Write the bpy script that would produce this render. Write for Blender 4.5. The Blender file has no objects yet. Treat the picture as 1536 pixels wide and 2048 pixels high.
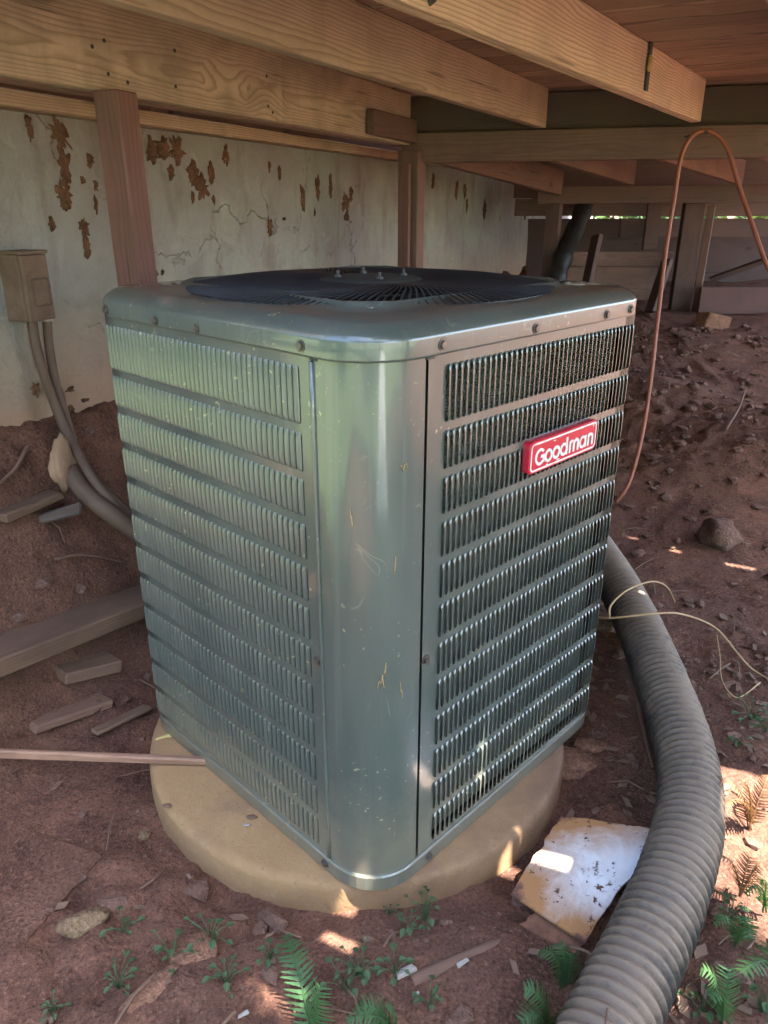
import bpy, bmesh, math, random
from math import sin, cos, pi, radians, sqrt, atan2
from mathutils import Vector, Matrix, noise

random.seed(7)
S = bpy.context.scene
COL = S.collection

# ------------------------------------------------------------------ camera, sky, sun, exposure
CAM_Z, FPX, PITCH = 1.19, 1500.0, radians(22.26)
cam_d = bpy.data.cameras.new('camera')
cam = bpy.data.objects.new('camera', cam_d)
COL.objects.link(cam)
cam.location = (0, 0, CAM_Z)
cam.rotation_euler = (pi / 2 - PITCH, 0, 0)
cam_d.sensor_fit = 'VERTICAL'
cam_d.sensor_height = 24.0
cam_d.lens = 24.0 * FPX / 2048.0
cam_d.clip_start = 0.02
cam_d.clip_end = 500
S.camera = cam

SUN_EL = radians(65.0)
SUN_AZ = Vector((cos(radians(28)), -sin(radians(28)), 0))     # horizontal direction towards the sun
SUN = Vector((SUN_AZ.x * cos(SUN_EL), SUN_AZ.y * cos(SUN_EL), sin(SUN_EL)))
W_ = bpy.data.worlds.new('World')
S.world = W_
W_.use_nodes = True
nt = W_.node_tree
bg = nt.nodes['Background']
sky = nt.nodes.new('ShaderNodeTexSky')
sky.sky_type = 'NISHITA'
sky.sun_disc = False
sky.sun_elevation = SUN_EL
sky.sun_rotation = atan2(SUN.x, SUN.y)
sky.air_density = 1.0
sky.dust_density = 2.0
nt.links.new(sky.outputs[0], bg.inputs[0])
bg.inputs[1].default_value = 0.15
sun_d = bpy.data.lights.new('sun', 'SUN')
sun_d.energy = 5.0
sun_d.angle = radians(0.5)
sun_d.color = (1.0, 0.95, 0.87)
sun_o = bpy.data.objects.new('sun', sun_d)
COL.objects.link(sun_o)
sun_o.rotation_euler = SUN.to_track_quat('Z', 'Y').to_euler()
sun_o.location = (6, -4, 9)
S.view_settings.view_transform = 'Standard'
S.view_settings.look = 'None'
S.view_settings.exposure = 3.2
S.view_settings.gamma = 1.0
S.render.engine = 'CYCLES'
S.cycles.use_denoising = True
S.cycles.denoiser = 'OPENIMAGEDENOISE'
S.cycles.use_adaptive_sampling = True
S.cycles.adaptive_threshold = 0.04
S.cycles.max_bounces = 5
S.cycles.diffuse_bounces = 4
S.cycles.glossy_bounces = 3
S.cycles.transparent_max_bounces = 8
S.cycles.sample_clamp_indirect = 6.0
S.cycles.caustics_reflective = False
S.cycles.caustics_refractive = False

# ------------------------------------------------------------------ surveying helpers (photo pixel -> point in the place)
_c, _s = cos(PITCH), sin(PITCH)
def ray(px, py):
    x, y = (px - 768) / FPX, (py - 1024) / FPX
    return Vector((x, _c - y * _s, -_s - y * _c))
def at_z(px, py, z):
    r = ray(px, py); t = (z - CAM_Z) / r.z
    return Vector((r.x * t, r.y * t, z))
def at_y(px, py, y):
    r = ray(px, py); t = y / r.y
    return Vector((r.x * t, y, CAM_Z + r.z * t))
def at_plane(px, py, p0, n):
    r = ray(px, py); o = Vector((0, 0, CAM_Z))
    t = (p0 - o).dot(n) / r.dot(n)
    return o + r * t

# ------------------------------------------------------------------ object helpers
WM = {}
def empty(name, M=None, parent=None):
    o = bpy.data.objects.new(name, None); COL.objects.link(o)
    M = M or Matrix()
    WM[o] = M
    if parent is not None:
        o.parent = parent; o.matrix_basis = WM[parent].inverted() @ M
    else:
        o.matrix_basis = M
    o.empty_display_size = 0.1
    return o
def obj(name, mesh, mat=None, parent=None, M=None):
    """link a mesh as one object; M is its world matrix"""
    o = bpy.data.objects.new(name, mesh); COL.objects.link(o)
    M = M if M is not None else (WM[parent].copy() if parent is not None else Matrix())
    WM[o] = M
    if parent is not None:
        o.parent = parent; o.matrix_basis = WM[parent].inverted() @ M
    else:
        o.matrix_basis = M
    if mat is not None and len(mesh.materials) == 0:
        mesh.materials.append(mat)
    return o
def tag(o, label=None, cat=None, group=None, kind=None):
    if label: o['label'] = label
    if cat: o['category'] = cat
    if group: o['group'] = group
    if kind: o['kind'] = kind
    return o
def mesh(name, V, F, smooth=False):
    m = bpy.data.meshes.new(name)
    m.from_pydata([tuple(v) for v in V], [], F)
    if smooth:
        m.polygons.foreach_set('use_smooth', [True] * len(m.polygons))
    m.update()
    return m
class MB:
    def __init__(s): s.V, s.F = [], []
    def add(s, V, F):
        k = len(s.V); s.V += [Vector(v) for v in V]; s.F += [tuple(i + k for i in f) for f in F]
    def grid(s, P, closed=False):
        """rows of equal length -> quads"""
        k = len(s.V); n = len(P[0])
        for r in P: s.V += [Vector(v) for v in r]
        for i in range(len(P) - 1):
            for j in range(n if closed else n - 1):
                a = k + i * n + j; b = k + i * n + (j + 1) % n
                s.F.append((a, b, b + n, a + n))
        return k
    def box(s, lo, hi):
        x0, y0, z0 = lo; x1, y1, z1 = hi
        s.add([(x0,y0,z0),(x1,y0,z0),(x1,y1,z0),(x0,y1,z0),(x0,y0,z1),(x1,y0,z1),(x1,y1,z1),(x0,y1,z1)],
              [(0,3,2,1),(4,5,6,7),(0,1,5,4),(1,2,6,5),(2,3,7,6),(3,0,4,7)])
    def tube(s, P, R, n=8, cap=True):
        P = [Vector(p) for p in P]
        if not isinstance(R, (list, tuple)): R = [R] * len(P)
        rows = []; up = None
        for i, p in enumerate(P):
            t = (P[min(i + 1, len(P) - 1)] - P[max(i - 1, 0)]).normalized()
            if up is None:
                up = Vector((0, 0, 1)) if abs(t.z) < .9 else Vector((1, 0, 0))
            a = (up - t * up.dot(t)).normalized(); up = a
            b = t.cross(a)
            rows.append([p + (a * cos(2 * pi * j / n) + b * sin(2 * pi * j / n)) * R[i] for j in range(n)])
        k = s.grid(rows, True)
        if cap:
            s.F.append(tuple(k + j for j in reversed(range(n))))
            s.F.append(tuple(k + (len(P) - 1) * n + j for j in range(n)))
    def mesh(s, name, smooth=False): return mesh(name, s.V, s.F, smooth)
def smooth_path(P, n=8):
    P = [Vector(p) for p in P]; out = []
    for i in range(len(P) - 1):
        p0, p1, p2, p3 = P[max(i - 1, 0)], P[i], P[i + 1], P[min(i + 2, len(P) - 1)]
        for k in range(n):
            t = k / n
            out.append(0.5 * ((2 * p1) + (p2 - p0) * t + (2 * p0 - 5 * p1 + 4 * p2 - p3) * t * t + (3 * p1 - p0 - 3 * p2 + p3) * t ** 3))
    out.append(P[-1])
    return out
def bevel_box(name, sx, sy, sz, b=.003, seg=1, jit=0.0):
    bm = bmesh.new(); bmesh.ops.create_cube(bm, size=1)
    for v in bm.verts: v.co = Vector((v.co.x * sx, v.co.y * sy, v.co.z * sz)) + Vector([random.uniform(-jit, jit) for _ in range(3)])
    if b: bmesh.ops.bevel(bm, geom=bm.edges[:], offset=b, segments=seg, affect='EDGES', profile=.5)
    m = bpy.data.meshes.new(name); bm.to_mesh(m); bm.free()
    return m
def frame(A, B, up=Vector((0, 0, 1))):
    """matrix with X along A->B, Z near up, origin midway"""
    A, B = Vector(A), Vector(B)
    x = (B - A).normalized(); y = up.cross(x).normalized(); z = x.cross(y)
    M = Matrix((x, y, z)).transposed().to_4x4(); M.translation = (A + B) / 2
    return M
def plank(name, A, B, th, h, mat, parent=None, up=Vector((0, 0, 1)), b=.003, jit=.0015):
    """board from A to B (centre line), th across, h along up"""
    A, B = Vector(A), Vector(B)
    return obj(name, bevel_box(name, (B - A).length, th, h, b, 1, jit), mat, parent, frame(A, B, up))
def sstep(a, b, x):
    t = max(0., min(1., (x - a) / (b - a))); return t * t * (3 - 2 * t)
def lump(r, sub=2, amp=.35, sq=(1, 1, .7), seed=0):
    bm = bmesh.new(); bmesh.ops.create_icosphere(bm, subdivisions=sub, radius=1)
    off = Vector((seed * 7.3, seed * 3.1, seed * 1.7))
    for v in bm.verts:
        n = v.co.normalized()
        k = 1 + amp * noise.noise(n * 1.3 + off) + amp * .4 * noise.noise(n * 3.7 + off)
        v.co = Vector((n.x * sq[0], n.y * sq[1], n.z * sq[2])) * r * k
    V = [v.co.copy() for v in bm.verts]; F = [tuple(v.index for v in f.verts) for f in bm.faces]
    bm.free(); return V, F

# ------------------------------------------------------------------ material helpers
class Mat:
    def __init__(s, name, **kw):
        s.m = bpy.data.materials.new(name); s.m.use_nodes = True
        s.t = s.m.node_tree; s.b = s.t.nodes['Principled BSDF']
        for k, v in kw.items(): s.set(k, v)
    def set(s, k, v):
        i = s.b.inputs[k]
        if hasattr(v, 'links') or isinstance(v, bpy.types.NodeSocket): s.t.links.new(v, i)
        elif isinstance(v, tuple) and len(v) == 3: i.default_value = (*v, 1)
        else: i.default_value = v
    def n(s, typ, out=0, props=None, **ins):
        nd = s.t.nodes.new('ShaderNode' + typ)
        for k, v in (props or {}).items(): setattr(nd, k, v)
        for k, v in ins.items():
            key = int(k[1:]) if k[0] == 'i' and k[1:].isdigit() else k.replace('_', ' ')
            i = nd.inputs[key]
            if isinstance(v, bpy.types.NodeSocket): s.t.links.new(v, i)
            elif isinstance(v, tuple) and len(v) == 3 and i.type == 'RGBA': i.default_value = (*v, 1)
            else: i.default_value = v
        return nd.outputs[out]
    def coord(s, which='Object'):
        return s.n('TexCoord', which)
    def map(s, v, scale=(1, 1, 1), loc=(0, 0, 0), rot=(0, 0, 0)):
        return s.n('Mapping', 0, None, Vector=v, Scale=scale, Location=loc, Rotation=rot)
    def noise(s, v, scale=5, detail=6, rough=.55, dist=0, out=0):
        return s.n('TexNoise', out, None, Vector=v, Scale=scale, Detail=detail, Roughness=rough, Distortion=dist)
    def math(s, op, a, b=0.0, c=0.0):
        return s.n('Math', 0, {'operation': op}, i0=a, i1=b, i2=c)
    def ramp(s, f, stops, interp='LINEAR'):
        nd = s.t.nodes.new('ShaderNodeValToRGB'); nd.color_ramp.interpolation = interp
        e = nd.color_ramp.elements
        while len(e) < len(stops): e.new(.5)
        for i, (p, c) in enumerate(stops):
            e[i].position = p; e[i].color = (c, c, c, 1) if isinstance(c, (int, float)) else (*c, 1)
        s.t.links.new(f, nd.inputs[0]); return nd.outputs[0]
    def mix(s, f, a, b, mode='MIX'):
        nd = s.t.nodes.new('ShaderNodeMix'); nd.data_type = 'RGBA'; nd.blend_type = mode
        for i, v in ((0, f), (6, a), (7, b)):
            if isinstance(v, bpy.types.NodeSocket): s.t.links.new(v, nd.inputs[i])
            elif isinstance(v, tuple): nd.inputs[i].default_value = (*v, 1)
            else: nd.inputs[i].default_value = v
        return nd.outputs[2]
    def bump(s, h, strength=.3, dist=.01, normal=None):
        nd = s.t.nodes.new('ShaderNodeBump'); nd.inputs['Strength'].default_value = strength; nd.inputs['Distance'].default_value = dist
        s.t.links.new(h, nd.inputs['Height'])
        if normal is not None: s.t.links.new(normal, nd.inputs['Normal'])
        return nd.outputs[0]
    def rnd_coord(s, amount=20.):
        """object coordinates shifted by a random amount per object"""
        r = s.n('ObjectInfo', 'Random')
        o = s.math('MULTIPLY', r, amount)
        cv = s.n('CombineXYZ', 0, None, X=o, Y=s.math('MULTIPLY', o, .37), Z=s.math('MULTIPLY', o, .61))
        return s.n('VectorMath', 0, {'operation': 'ADD'}, i0=s.coord('Object'), i1=cv)

def wood(name, light, dark, ring=95., contrast=1., rough=.75, grime=(.10, .06, .045), grime_amt=.5):
    M = Mat(name)
    raw = M.coord('Object'); r = M.n('ObjectInfo', 'Random')
    x = M.rnd_coord(30.)
    sep = M.n('SeparateXYZ', 0, None, Vector=raw); sepn = sep.node
    # knots: rings swirl round scattered points
    kn = M.n('TexVoronoi', 'Distance', {'feature': 'F1'}, Vector=M.map(x, (2.2, .25, 4.6)), Scale=1.0, Randomness=1.)
    knot = M.ramp(kn, [(0, 1), (.10, .55), (.28, 0)])
    yo = M.math('ADD', sepn.outputs[1], .06)
    zo = M.math('ADD', sepn.outputs[2], M.math('SUBTRACT', M.math('MULTIPLY', r, .30), .22))
    rad = M.math('SQRT', M.math('ADD', M.math('MULTIPLY', yo, yo), M.math('MULTIPLY', zo, zo)))
    wob = M.noise(M.map(x, (1.0, 5, 5)), 1.3, 3, .5)
    wob2 = M.noise(M.map(x, (2.5, 18, 18)), 1.3, 3, .5)
    f = M.math('ADD', rad, M.math('MULTIPLY', wob, .050))
    f = M.math('ADD', f, M.math('MULTIPLY', wob2, .012))
    f = M.math('ADD', f, M.math('MULTIPLY', knot, .035))
    f = M.math('FRACT', M.math('MULTIPLY', f, ring))
    late = M.ramp(f, [(0, 0), (.45, .12), (.80, .9), (.9, 1), (1, 0)])
    fine = M.noise(M.map(x, (3, 160, 160)), 1.2, 4, .6)
    blot = M.noise(M.map(x, (2.0, 4, 4)), 2.2, 5, .6)
    col = M.mix(M.math('MULTIPLY', late, .62 * contrast), light, dark)
    col = M.mix(M.math('MULTIPLY', fine, .22), col, dark)
    col = M.mix(M.math('MULTIPLY', M.ramp(blot, [(.42, 0), (.72, 1)]), grime_amt), col, grime)
    kd = M.ramp(kn, [(0, 1), (.045, .8), (.085, 0)])
    col = M.mix(M.math('MULTIPLY', kd, .75), col, tuple(c * .35 for c in dark))
    # drying checks, water marks across the board, and a tint of its own for each board
    chk = M.math('MULTIPLY', M.ramp(M.noise(M.map(x, (1.6, 55, 55)), 1., 2, .5), [(.66, 0), (.70, 1)]), M.ramp(M.noise(M.map(x, (2.5, 3, 3)), 1., 2, .5), [(.48, 0), (.56, 1)]))
    col = M.mix(M.math('MULTIPLY', chk, .6), col, tuple(c * .3 for c in dark))
    wet = M.ramp(M.noise(M.map(x, (9, .6, 2.0)), 1., 5, .65), [(.52, 0), (.66, 1)])
    col = M.mix(M.math('MULTIPLY', wet, .30), col, grime)
    tint = M.math('ADD', M.math('MULTIPLY', M.math('FRACT', M.math('MULTIPLY', r, 7.13)), .50), .70)
    col = M.mix(1., col, M.n('CombineXYZ', 0, None, X=tint, Y=tint, Z=tint), 'MULTIPLY')
    M.set('Base Color', col); M.set('Roughness', rough)
    h = M.math('ADD', M.math('MULTIPLY', M.math('ADD', late, chk), -.5), M.math('MULTIPLY', fine, .8))
    M.set('Normal', M.bump(h, .35, .002))
    return M.m

MT = {}
MT['joist'] = wood('joist_pine', (.67, .475, .355), (.28, .172, .118), 135, 1.15, grime=(.30, .225, .165), grime_amt=.55)
MT['girder'] = wood('girder_pine', (.52, .38, .285), (.215, .145, .10), 135, 1.1, grime=(.19, .142, .11), grime_amt=.75)
MT['deck'] = wood('deck_underside', (.46, .30, .23), (.16, .09, .066), 190, 1.5, grime=(.22, .145, .115), grime_amt=.6)
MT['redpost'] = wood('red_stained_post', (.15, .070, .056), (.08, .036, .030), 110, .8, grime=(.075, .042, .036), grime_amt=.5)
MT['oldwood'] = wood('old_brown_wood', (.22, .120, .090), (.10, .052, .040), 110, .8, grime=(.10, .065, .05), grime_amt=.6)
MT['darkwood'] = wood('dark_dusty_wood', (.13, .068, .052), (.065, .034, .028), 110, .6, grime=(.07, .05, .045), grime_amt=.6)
MT['scrap'] = wood('scrap_wood', (.20, .120, .075), (.095, .055, .036), 120, .8, grime=(.10, .056, .040), grime_amt=.85)
MT['stick'] = wood('stick_wood', (.36, .20, .125), (.18, .09, .055), 120, .8, grime=(.15, .08, .055), grime_amt=.7)
MT['dirty'] = wood('soil_caked_plank', (.20, .115, .075), (.12, .062, .042), 120, .5, .95, grime=(.15, .080, .058), grime_amt=.95)
MT['fresh'] = wood('fresh_cut_wood', (.55, .42, .16), (.34, .22, .07), 120, .7, grime=(.3, .2, .08), grime_amt=.4)

def paint(name='grey_green_enamel', rough=.32, coat=.9, coatr=.10, dustamt=.24):
    M = Mat(name)
    g = M.n('NewGeometry', 'Position')
    col = M.mix(M.noise(g, 3, 3, .5), (.048, .066, .060), (.059, .076, .069))
    # faint dust film and water marks
    dust = M.ramp(M.noise(M.map(g, (1, 1, .25)), 7, 5, .65), [(.35, 0), (.85, 1)])
    col = M.mix(M.math('MULTIPLY', dust, dustamt), col, (.22, .22, .185))
    run = M.ramp(M.noise(M.map(g, (34, 34, .9)), 1.5, 4, .6), [(.58, 0), (.74, 1)])
    col = M.mix(M.math('MULTIPLY', run, .16), col, (.26, .26, .21))
    gz_ = M.n('SeparateXYZ', 0, None, Vector=g).node.outputs[2]
    splash = M.ramp(M.math('ADD', gz_, M.math('MULTIPLY', M.noise(g, 13, 5, .7), -.28)), [(.02, 1), (.16, 0)])
    col = M.mix(M.math('MULTIPLY', splash, .5), col, (.21, .18, .12))
    # scuffs: thin pale strokes and specks of dried mud
    wv = M.n('VectorMath', 0, {'operation': 'ADD'}, i0=g, i1=M.n('VectorMath', 0, {'operation': 'SCALE'}, i0=M.noise(g, 6, 2, .5, 0, 1), Scale=.25))
    sc = M.n('TexVoronoi', 'Distance', {'feature': 'DISTANCE_TO_EDGE'}, Vector=M.map(wv, (9, 9, 2.2), (0, 0, 0), (.3, .2, 0)), Scale=1.6)
    scm = M.math('MULTIPLY', M.ramp(sc, [(0, 1), (.010, 0)]), M.ramp(M.noise(g, 9, 2, .5), [(.56, 0), (.64, 1)]))
    col = M.mix(M.math('MULTIPLY', scm, .32), col, (.34, .34, .26))
    sp = M.math('MULTIPLY', M.ramp(M.noise(g, 95, 2, .5), [(.67, 0), (.72, 1)]), M.ramp(M.noise(g, 8, 2, .5), [(.45, 0), (.6, 1)]))
    col = M.mix(M.math('MULTIPLY', sp, .7), col, (.40, .34, .20))
    M.set('Base Color', col)
    M.set('Roughness', M.math('ADD', M.math('MULTIPLY', dust, .16), rough))
    M.set('Specular IOR Level', .6)
    M.set('Coat Weight', coat); M.set('Coat Roughness', coatr); M.set('Coat IOR', 1.55)
    M.set('Normal', M.bump(M.math('ADD', M.noise(g, 240, 2, .5), M.math('MULTIPLY', M.noise(g, 11, 3, .5), 1.3)), .09, .002))
    return M.m
MT['paint'] = paint()
MT['paint2'] = paint('satin_louver_enamel', .30, .9, .14, .22)

M = Mat('condenser_fins')
g = M.coord('Object')
col = M.mix(M.ramp(M.noise(M.map(g, (1, 1, .5)), 14, 6, .65), [(.35, 0), (.7, 1)]), (.30, .31, .25), (.17, .17, .15))
M.set('Base Color', col); M.set('Metallic', .25); M.set('Roughness', .5)
MT['coil'] = M.m
M = Mat('black_guard_coating', Roughness=.42)
M.set('Base Color', M.mix(M.noise(M.coord(), 12, 4), (.014, .016, .021), (.04, .04, .044)))
MT['guard'] = M.m
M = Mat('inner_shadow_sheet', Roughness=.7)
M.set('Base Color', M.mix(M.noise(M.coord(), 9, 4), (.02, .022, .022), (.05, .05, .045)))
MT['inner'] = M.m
M = Mat('zinc_screw', Metallic=.8)
g = M.rnd_coord(9)
M.set('Base Color', M.mix(M.noise(g, 160, 3), (.03, .025, .022), (.26, .23, .21))); M.set('Roughness', .45)
MT['screw'] = M.m
M = Mat('red_badge_enamel', Roughness=.3)
M.set('Base Color', M.mix(M.ramp(M.noise(M.coord(), 70, 3), [(.62, 0), (.68, 1)]), (.46, .010, .034), (.36, .05, .06)))
MT['red'] = M.m
M = Mat('white_badge_print', Roughness=.4)
M.set('Base Color', M.mix(M.ramp(M.noise(M.coord(), 55, 3), [(.55, 0), (.75, 1)]), (.62, .60, .59), (.45, .36, .35)))
MT['white'] = M.m

def soil(name, a, b, c, wet=.0):
    M = Mat(name)
    g = M.coord('Object')
    n1 = M.noise(g, 1.6, 8, .62); n2 = M.noise(g, 7, 8, .7, .4); n3 = M.noise(g, 38, 6, .7); n4 = M.noise(g, 150, 3, .6)
    col = M.mix(M.ramp(n2, [(.32, 0), (.66, 1)]), b, a)
    col = M.mix(M.ramp(n1, [(.48, 0), (.70, 1)]), col, c)
    col = M.mix(M.math('MULTIPLY', M.ramp(n3, [(.56, 0), (.75, 1)]), .6), col, tuple(k * 1.45 for k in a))
    col = M.mix(M.math('MULTIPLY', M.ramp(n3, [(.28, 1), (.44, 0)]), .6), col, tuple(k * .45 for k in b))
    n5 = M.noise(g, 330, 2, .6)
    col = M.mix(M.math('MULTIPLY', M.ramp(n4, [(.56, 0), (.72, 1)]), .55), col, tuple(k * 1.7 for k in a))
    col = M.mix(M.math('MULTIPLY', M.ramp(n4, [(.30, 1), (.46, 0)]), .65), col, tuple(k * .35 for k in b))
    col = M.mix(M.math('MULTIPLY', M.ramp(n5, [(.66, 0), (.74, 1)]), .5), col, (.30, .21, .15))
    M.set('Base Color', col); M.set('Roughness', .95); M.set('Specular IOR Level', .2)
    h = M.math('ADD', M.math('MULTIPLY', n3, .8), M.math('MULTIPLY', n4, .28))
    h = M.math('ADD', h, M.math('MULTIPLY', n2, 1.2))
    M.set('Normal', M.bump(h, .75, .018))
    return M.m
MT['soil'] = soil('red_clay_soil', (.190, .090, .058), (.062, .029, .020), (.125, .064, .044))
MT['clod'] = soil('dry_clod', (.19, .105, .075), (.10, .054, .041), (.15, .088, .066))
MT['rubble'] = soil('dirty_footing_rubble', (.17, .105, .078), (.075, .045, .036), (.12, .08, .064))
MT['stone'] = soil('tan_stone', (.27, .18, .10), (.15, .09, .055), (.21, .145, .09))
MT['greystone'] = soil('grey_stone', (.22, .155, .125), (.11, .075, .06), (.17, .12, .10))
MT['orangestone'] = soil('orange_sandstone', (.28, .14, .085), (.15, .075, .048), (.22, .115, .075))

def plaster():
    M = Mat('weathered_plaster')
    g = M.coord('Object'); z = M.n('SeparateXYZ', 0, None, Vector=g).node.outputs[2]; x = M.n('SeparateXYZ', 0, None, Vector=g).node.outputs[0]
    n1 = M.noise(g, 1.7, 6, .6); n2 = M.noise(g, 6, 8, .68, .6); n3 = M.noise(g, 30, 6, .7)
    col = M.mix(M.ramp(n1, [(.38, 0), (.62, 1)]), (.305, .315, .275), (.235, .215, .215))
    col = M.mix(M.ramp(n2, [(.50, 0), (.76, 1)]), col, (.20, .185, .17))
    col = M.mix(M.math('MULTIPLY', M.ramp(n2, [(.22, 1), (.40, 0)]), .6), col, (.47, .47, .43))
    smear = M.math('MULTIPLY', M.ramp(M.noise(M.map(g, (7, 7, 1.8)), 1., 6, .65), [(.52, 0), (.75, 1)]), M.ramp(z, [(.85, .15), (1.30, 1)]))
    col = M.mix(M.math('MULTIPLY', smear, .75), col, (.13, .088, .068))
    # orange clay splash rising from the footing
    splash = M.ramp(M.math('ADD', z, M.math('MULTIPLY', M.math('SUBTRACT', n2, .5), .35)), [(.60, 1), (.98, 0)])
    col = M.mix(M.math('MULTIPLY', splash, .85), col, (.37, .215, .125))
    col = M.mix(M.math('MULTIPLY', M.ramp(n3, [(.60, 0), (.74, 1)]), .5), col, (.17, .12, .09))
    cr = M.n('TexVoronoi', 'Distance', {'feature': 'DISTANCE_TO_EDGE'}, Vector=M.n('VectorMath', 0, {'operation': 'ADD'}, i0=g, i1=M.n('VectorMath', 0, {'operation': 'SCALE'}, i0=M.noise(g, 7, 5, .6, 0, 1), Scale=.25)), Scale=3.2)
    crk = M.math('MULTIPLY', M.ramp(cr, [(0, 1), (.008, 0)]), M.ramp(M.noise(g, 2.4, 3), [(.54, 0), (.62, 1)]))
    col = M.mix(M.math('MULTIPLY', crk, .12), col, (.09, .065, .05))
    M.set('Base Color', col); M.set('Roughness', .92)
    h = M.math('SUBTRACT', M.math('ADD', M.math('MULTIPLY', n2, 1.), M.math('MULTIPLY', n3, .3)), crk)
    M.set('Normal', M.bump(h, .9, .014))
    return M.m
MT['plaster'] = plaster()
M = Mat('dried_mud', Roughness=.95)
g = M.rnd_coord(11)
c = M.mix(M.ramp(M.noise(g, 26, 6, .7), [(.35, 0), (.65, 1)]), (.070, .034, .020), (.180, .088, .046))
c = M.mix(M.ramp(M.noise(g, 60, 4, .7), [(.66, 0), (.70, 1)]), c, (.55, .50, .42))
M.set('Base Color', c); M.set('Normal', M.bump(M.noise(g, 60, 5, .7), .8, .006))
MT['mud'] = M.m
M = Mat('dusty_sheet_steel')
g = M.coord()
c = M.mix(M.ramp(M.noise(g, 16, 6, .6), [(.35, 0), (.7, 1)]), (.125, .080, .055), (.19, .130, .092))
c = M.mix(M.ramp(M.noise(g, 40, 5, .7), [(.58, 0), (.70, 1)]), c, (.08, .05, .035))
M.set('Base Color', c); M.set('Roughness', .72); M.set('Metallic', .1)
MT['box'] = M.m
M = Mat('conduit_grey_brown')
g = M.coord()
M.set('Base Color', M.mix(M.noise(g, 14, 5, .6), (.080, .048, .033), (.165, .110, .078))); M.set('Roughness', .7)
MT['conduit'] = M.m
M = Mat('fitting_metal', Metallic=.7, Roughness=.4)
M.set('Base Color', M.mix(M.noise(M.coord(), 60, 3), (.35, .33, .27), (.6, .57, .5)))
MT['fitting'] = M.m

M = Mat('tan_pad_concrete')
g = M.coord()
n2 = M.noise(g, 5, 8, .62); n3 = M.noise(g, 40, 5, .7)
c = M.mix(M.ramp(n2, [(.36, 0), (.66, 1)]), (.30, .172, .078), (.35, .208, .098))
c = M.mix(M.ramp(M.noise(g, 3.1, 6, .6), [(.48, 0), (.70, 1)]), c, (.17, .094, .058))
c = M.mix(M.math('MULTIPLY', M.ramp(n3, [(.60, 0), (.78, 1)]), .5), c, (.38, .28, .17))
rr = M.n('VectorMath', 'Value', {'operation': 'LENGTH'}, i0=M.map(g, (1, 1, 0)))
rim = M.ramp(M.math('ADD', rr, M.math('MULTIPLY', M.math('SUBTRACT', M.noise(g, 8, 6, .7), .5), .30)), [(.43, 0), (.50, 1)])
c = M.mix(M.math('MULTIPLY', rim, .32), c, (.15, .08, .048))
c = M.mix(M.math('MULTIPLY', M.ramp(M.noise(g, 130, 3, .6), [(.62, 0), (.72, 1)]), .45), c, (.12, .07, .045))
M.set('Base Color', c); M.set('Roughness', .85); M.set('Normal', M.bump(M.math('ADD', M.math('ADD', n3, n2), M.math('MULTIPLY', M.noise(g, 190, 3, .7), .6)), .55, .004))
MT['pad'] = M.m

def pipe_mat():
    M = Mat('dusty_black_plastic')
    g = M.coord(); nz = M.n('SeparateXYZ', 0, None, Vector=M.n('NewGeometry', 'Normal')).node.outputs[2]
    n2 = M.noise(g, 9, 7, .65); n3 = M.noise(g, 60, 5, .7)
    dust = M.math('ADD', M.math('MULTIPLY', M.ramp(nz, [(.05, 0), (.85, 1)]), .62), M.math('MULTIPLY', M.math('SUBTRACT', n2, .5), 1.1))
    dust = M.math('ADD', dust, M.math('MULTIPLY', M.math('SUBTRACT', n3, .5), .8))
    c = M.mix(M.ramp(dust, [(-.05, 0), (.50, 1)]), (.022, .020, .018), (.165, .115, .080))
    M.set('Base Color', c); M.set('Roughness', .62); M.set('Normal', M.bump(n3, .15, .002))
    return M.m
MT['pipe'] = pipe_mat()
M = Mat('orange_cord', Roughness=.55)
M.set('Base Color', M.mix(M.noise(M.map(M.coord(), (1, 1, .3)), 9, 5, .6), (.36, .115, .070), (.24, .085, .056)))
MT['cord'] = M.m
def rusty():
    M = Mat('rusty_white_enamel')
    g = M.coord(); gen = M.coord('Generated')
    n2 = M.noise(g, 9, 8, .68, .5); n3 = M.noise(g, 55, 5, .7)
    sx = M.n('SeparateXYZ', 0, None, Vector=gen).node
    ex, ey = sx.outputs[0], sx.outputs[1]
    edge = M.math('MINIMUM', M.math('MINIMUM', ex, M.math('MULTIPLY', M.math('SUBTRACT', 1., ex), 2.6)), M.math('MULTIPLY', M.math('MINIMUM', ey, M.math('SUBTRACT', 1., ey)), 1.3))
    r = M.math('ADD', edge, M.math('MULTIPLY', M.math('SUBTRACT', n2, .5), .75))
    m1 = M.ramp(r, [(.16, 1), (.28, .7), (.46, .18), (.58, 0)])
    c = M.mix(M.ramp(n3, [(.3, 0), (.7, 1)]), (.78, .78, .80), (.66, .66, .70))
    c = M.mix(m1, c, (.36, .17, .065))
    c = M.mix(M.ramp(r, [(-.06, 1), (.07, 0)]), c, (.11, .05, .035))
    c = M.mix(M.ramp(M.math('ADD', n3, M.math('MULTIPLY', n2, .4)), [(.80, 0), (.84, 1)]), c, (.10, .05, .03))
    M.set('Base Color', c); M.set('Roughness', M.ramp(m1, [(0, .32), (.5, .85)])); M.set('Normal', M.bump(M.math('MULTIPLY', m1, n3), .3, .003))
    return M.m
MT['rusty'] = rusty()
M = Mat('rust_brown_sheet', Roughness=.9)
g = M.coord()
M.set('Base Color', M.mix(M.ramp(M.noise(g, 22, 7, .7), [(.35, 0), (.65, 1)]), (.09, .040, .028), (.25, .11, .06)))
MT['rust'] = M.m
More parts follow.
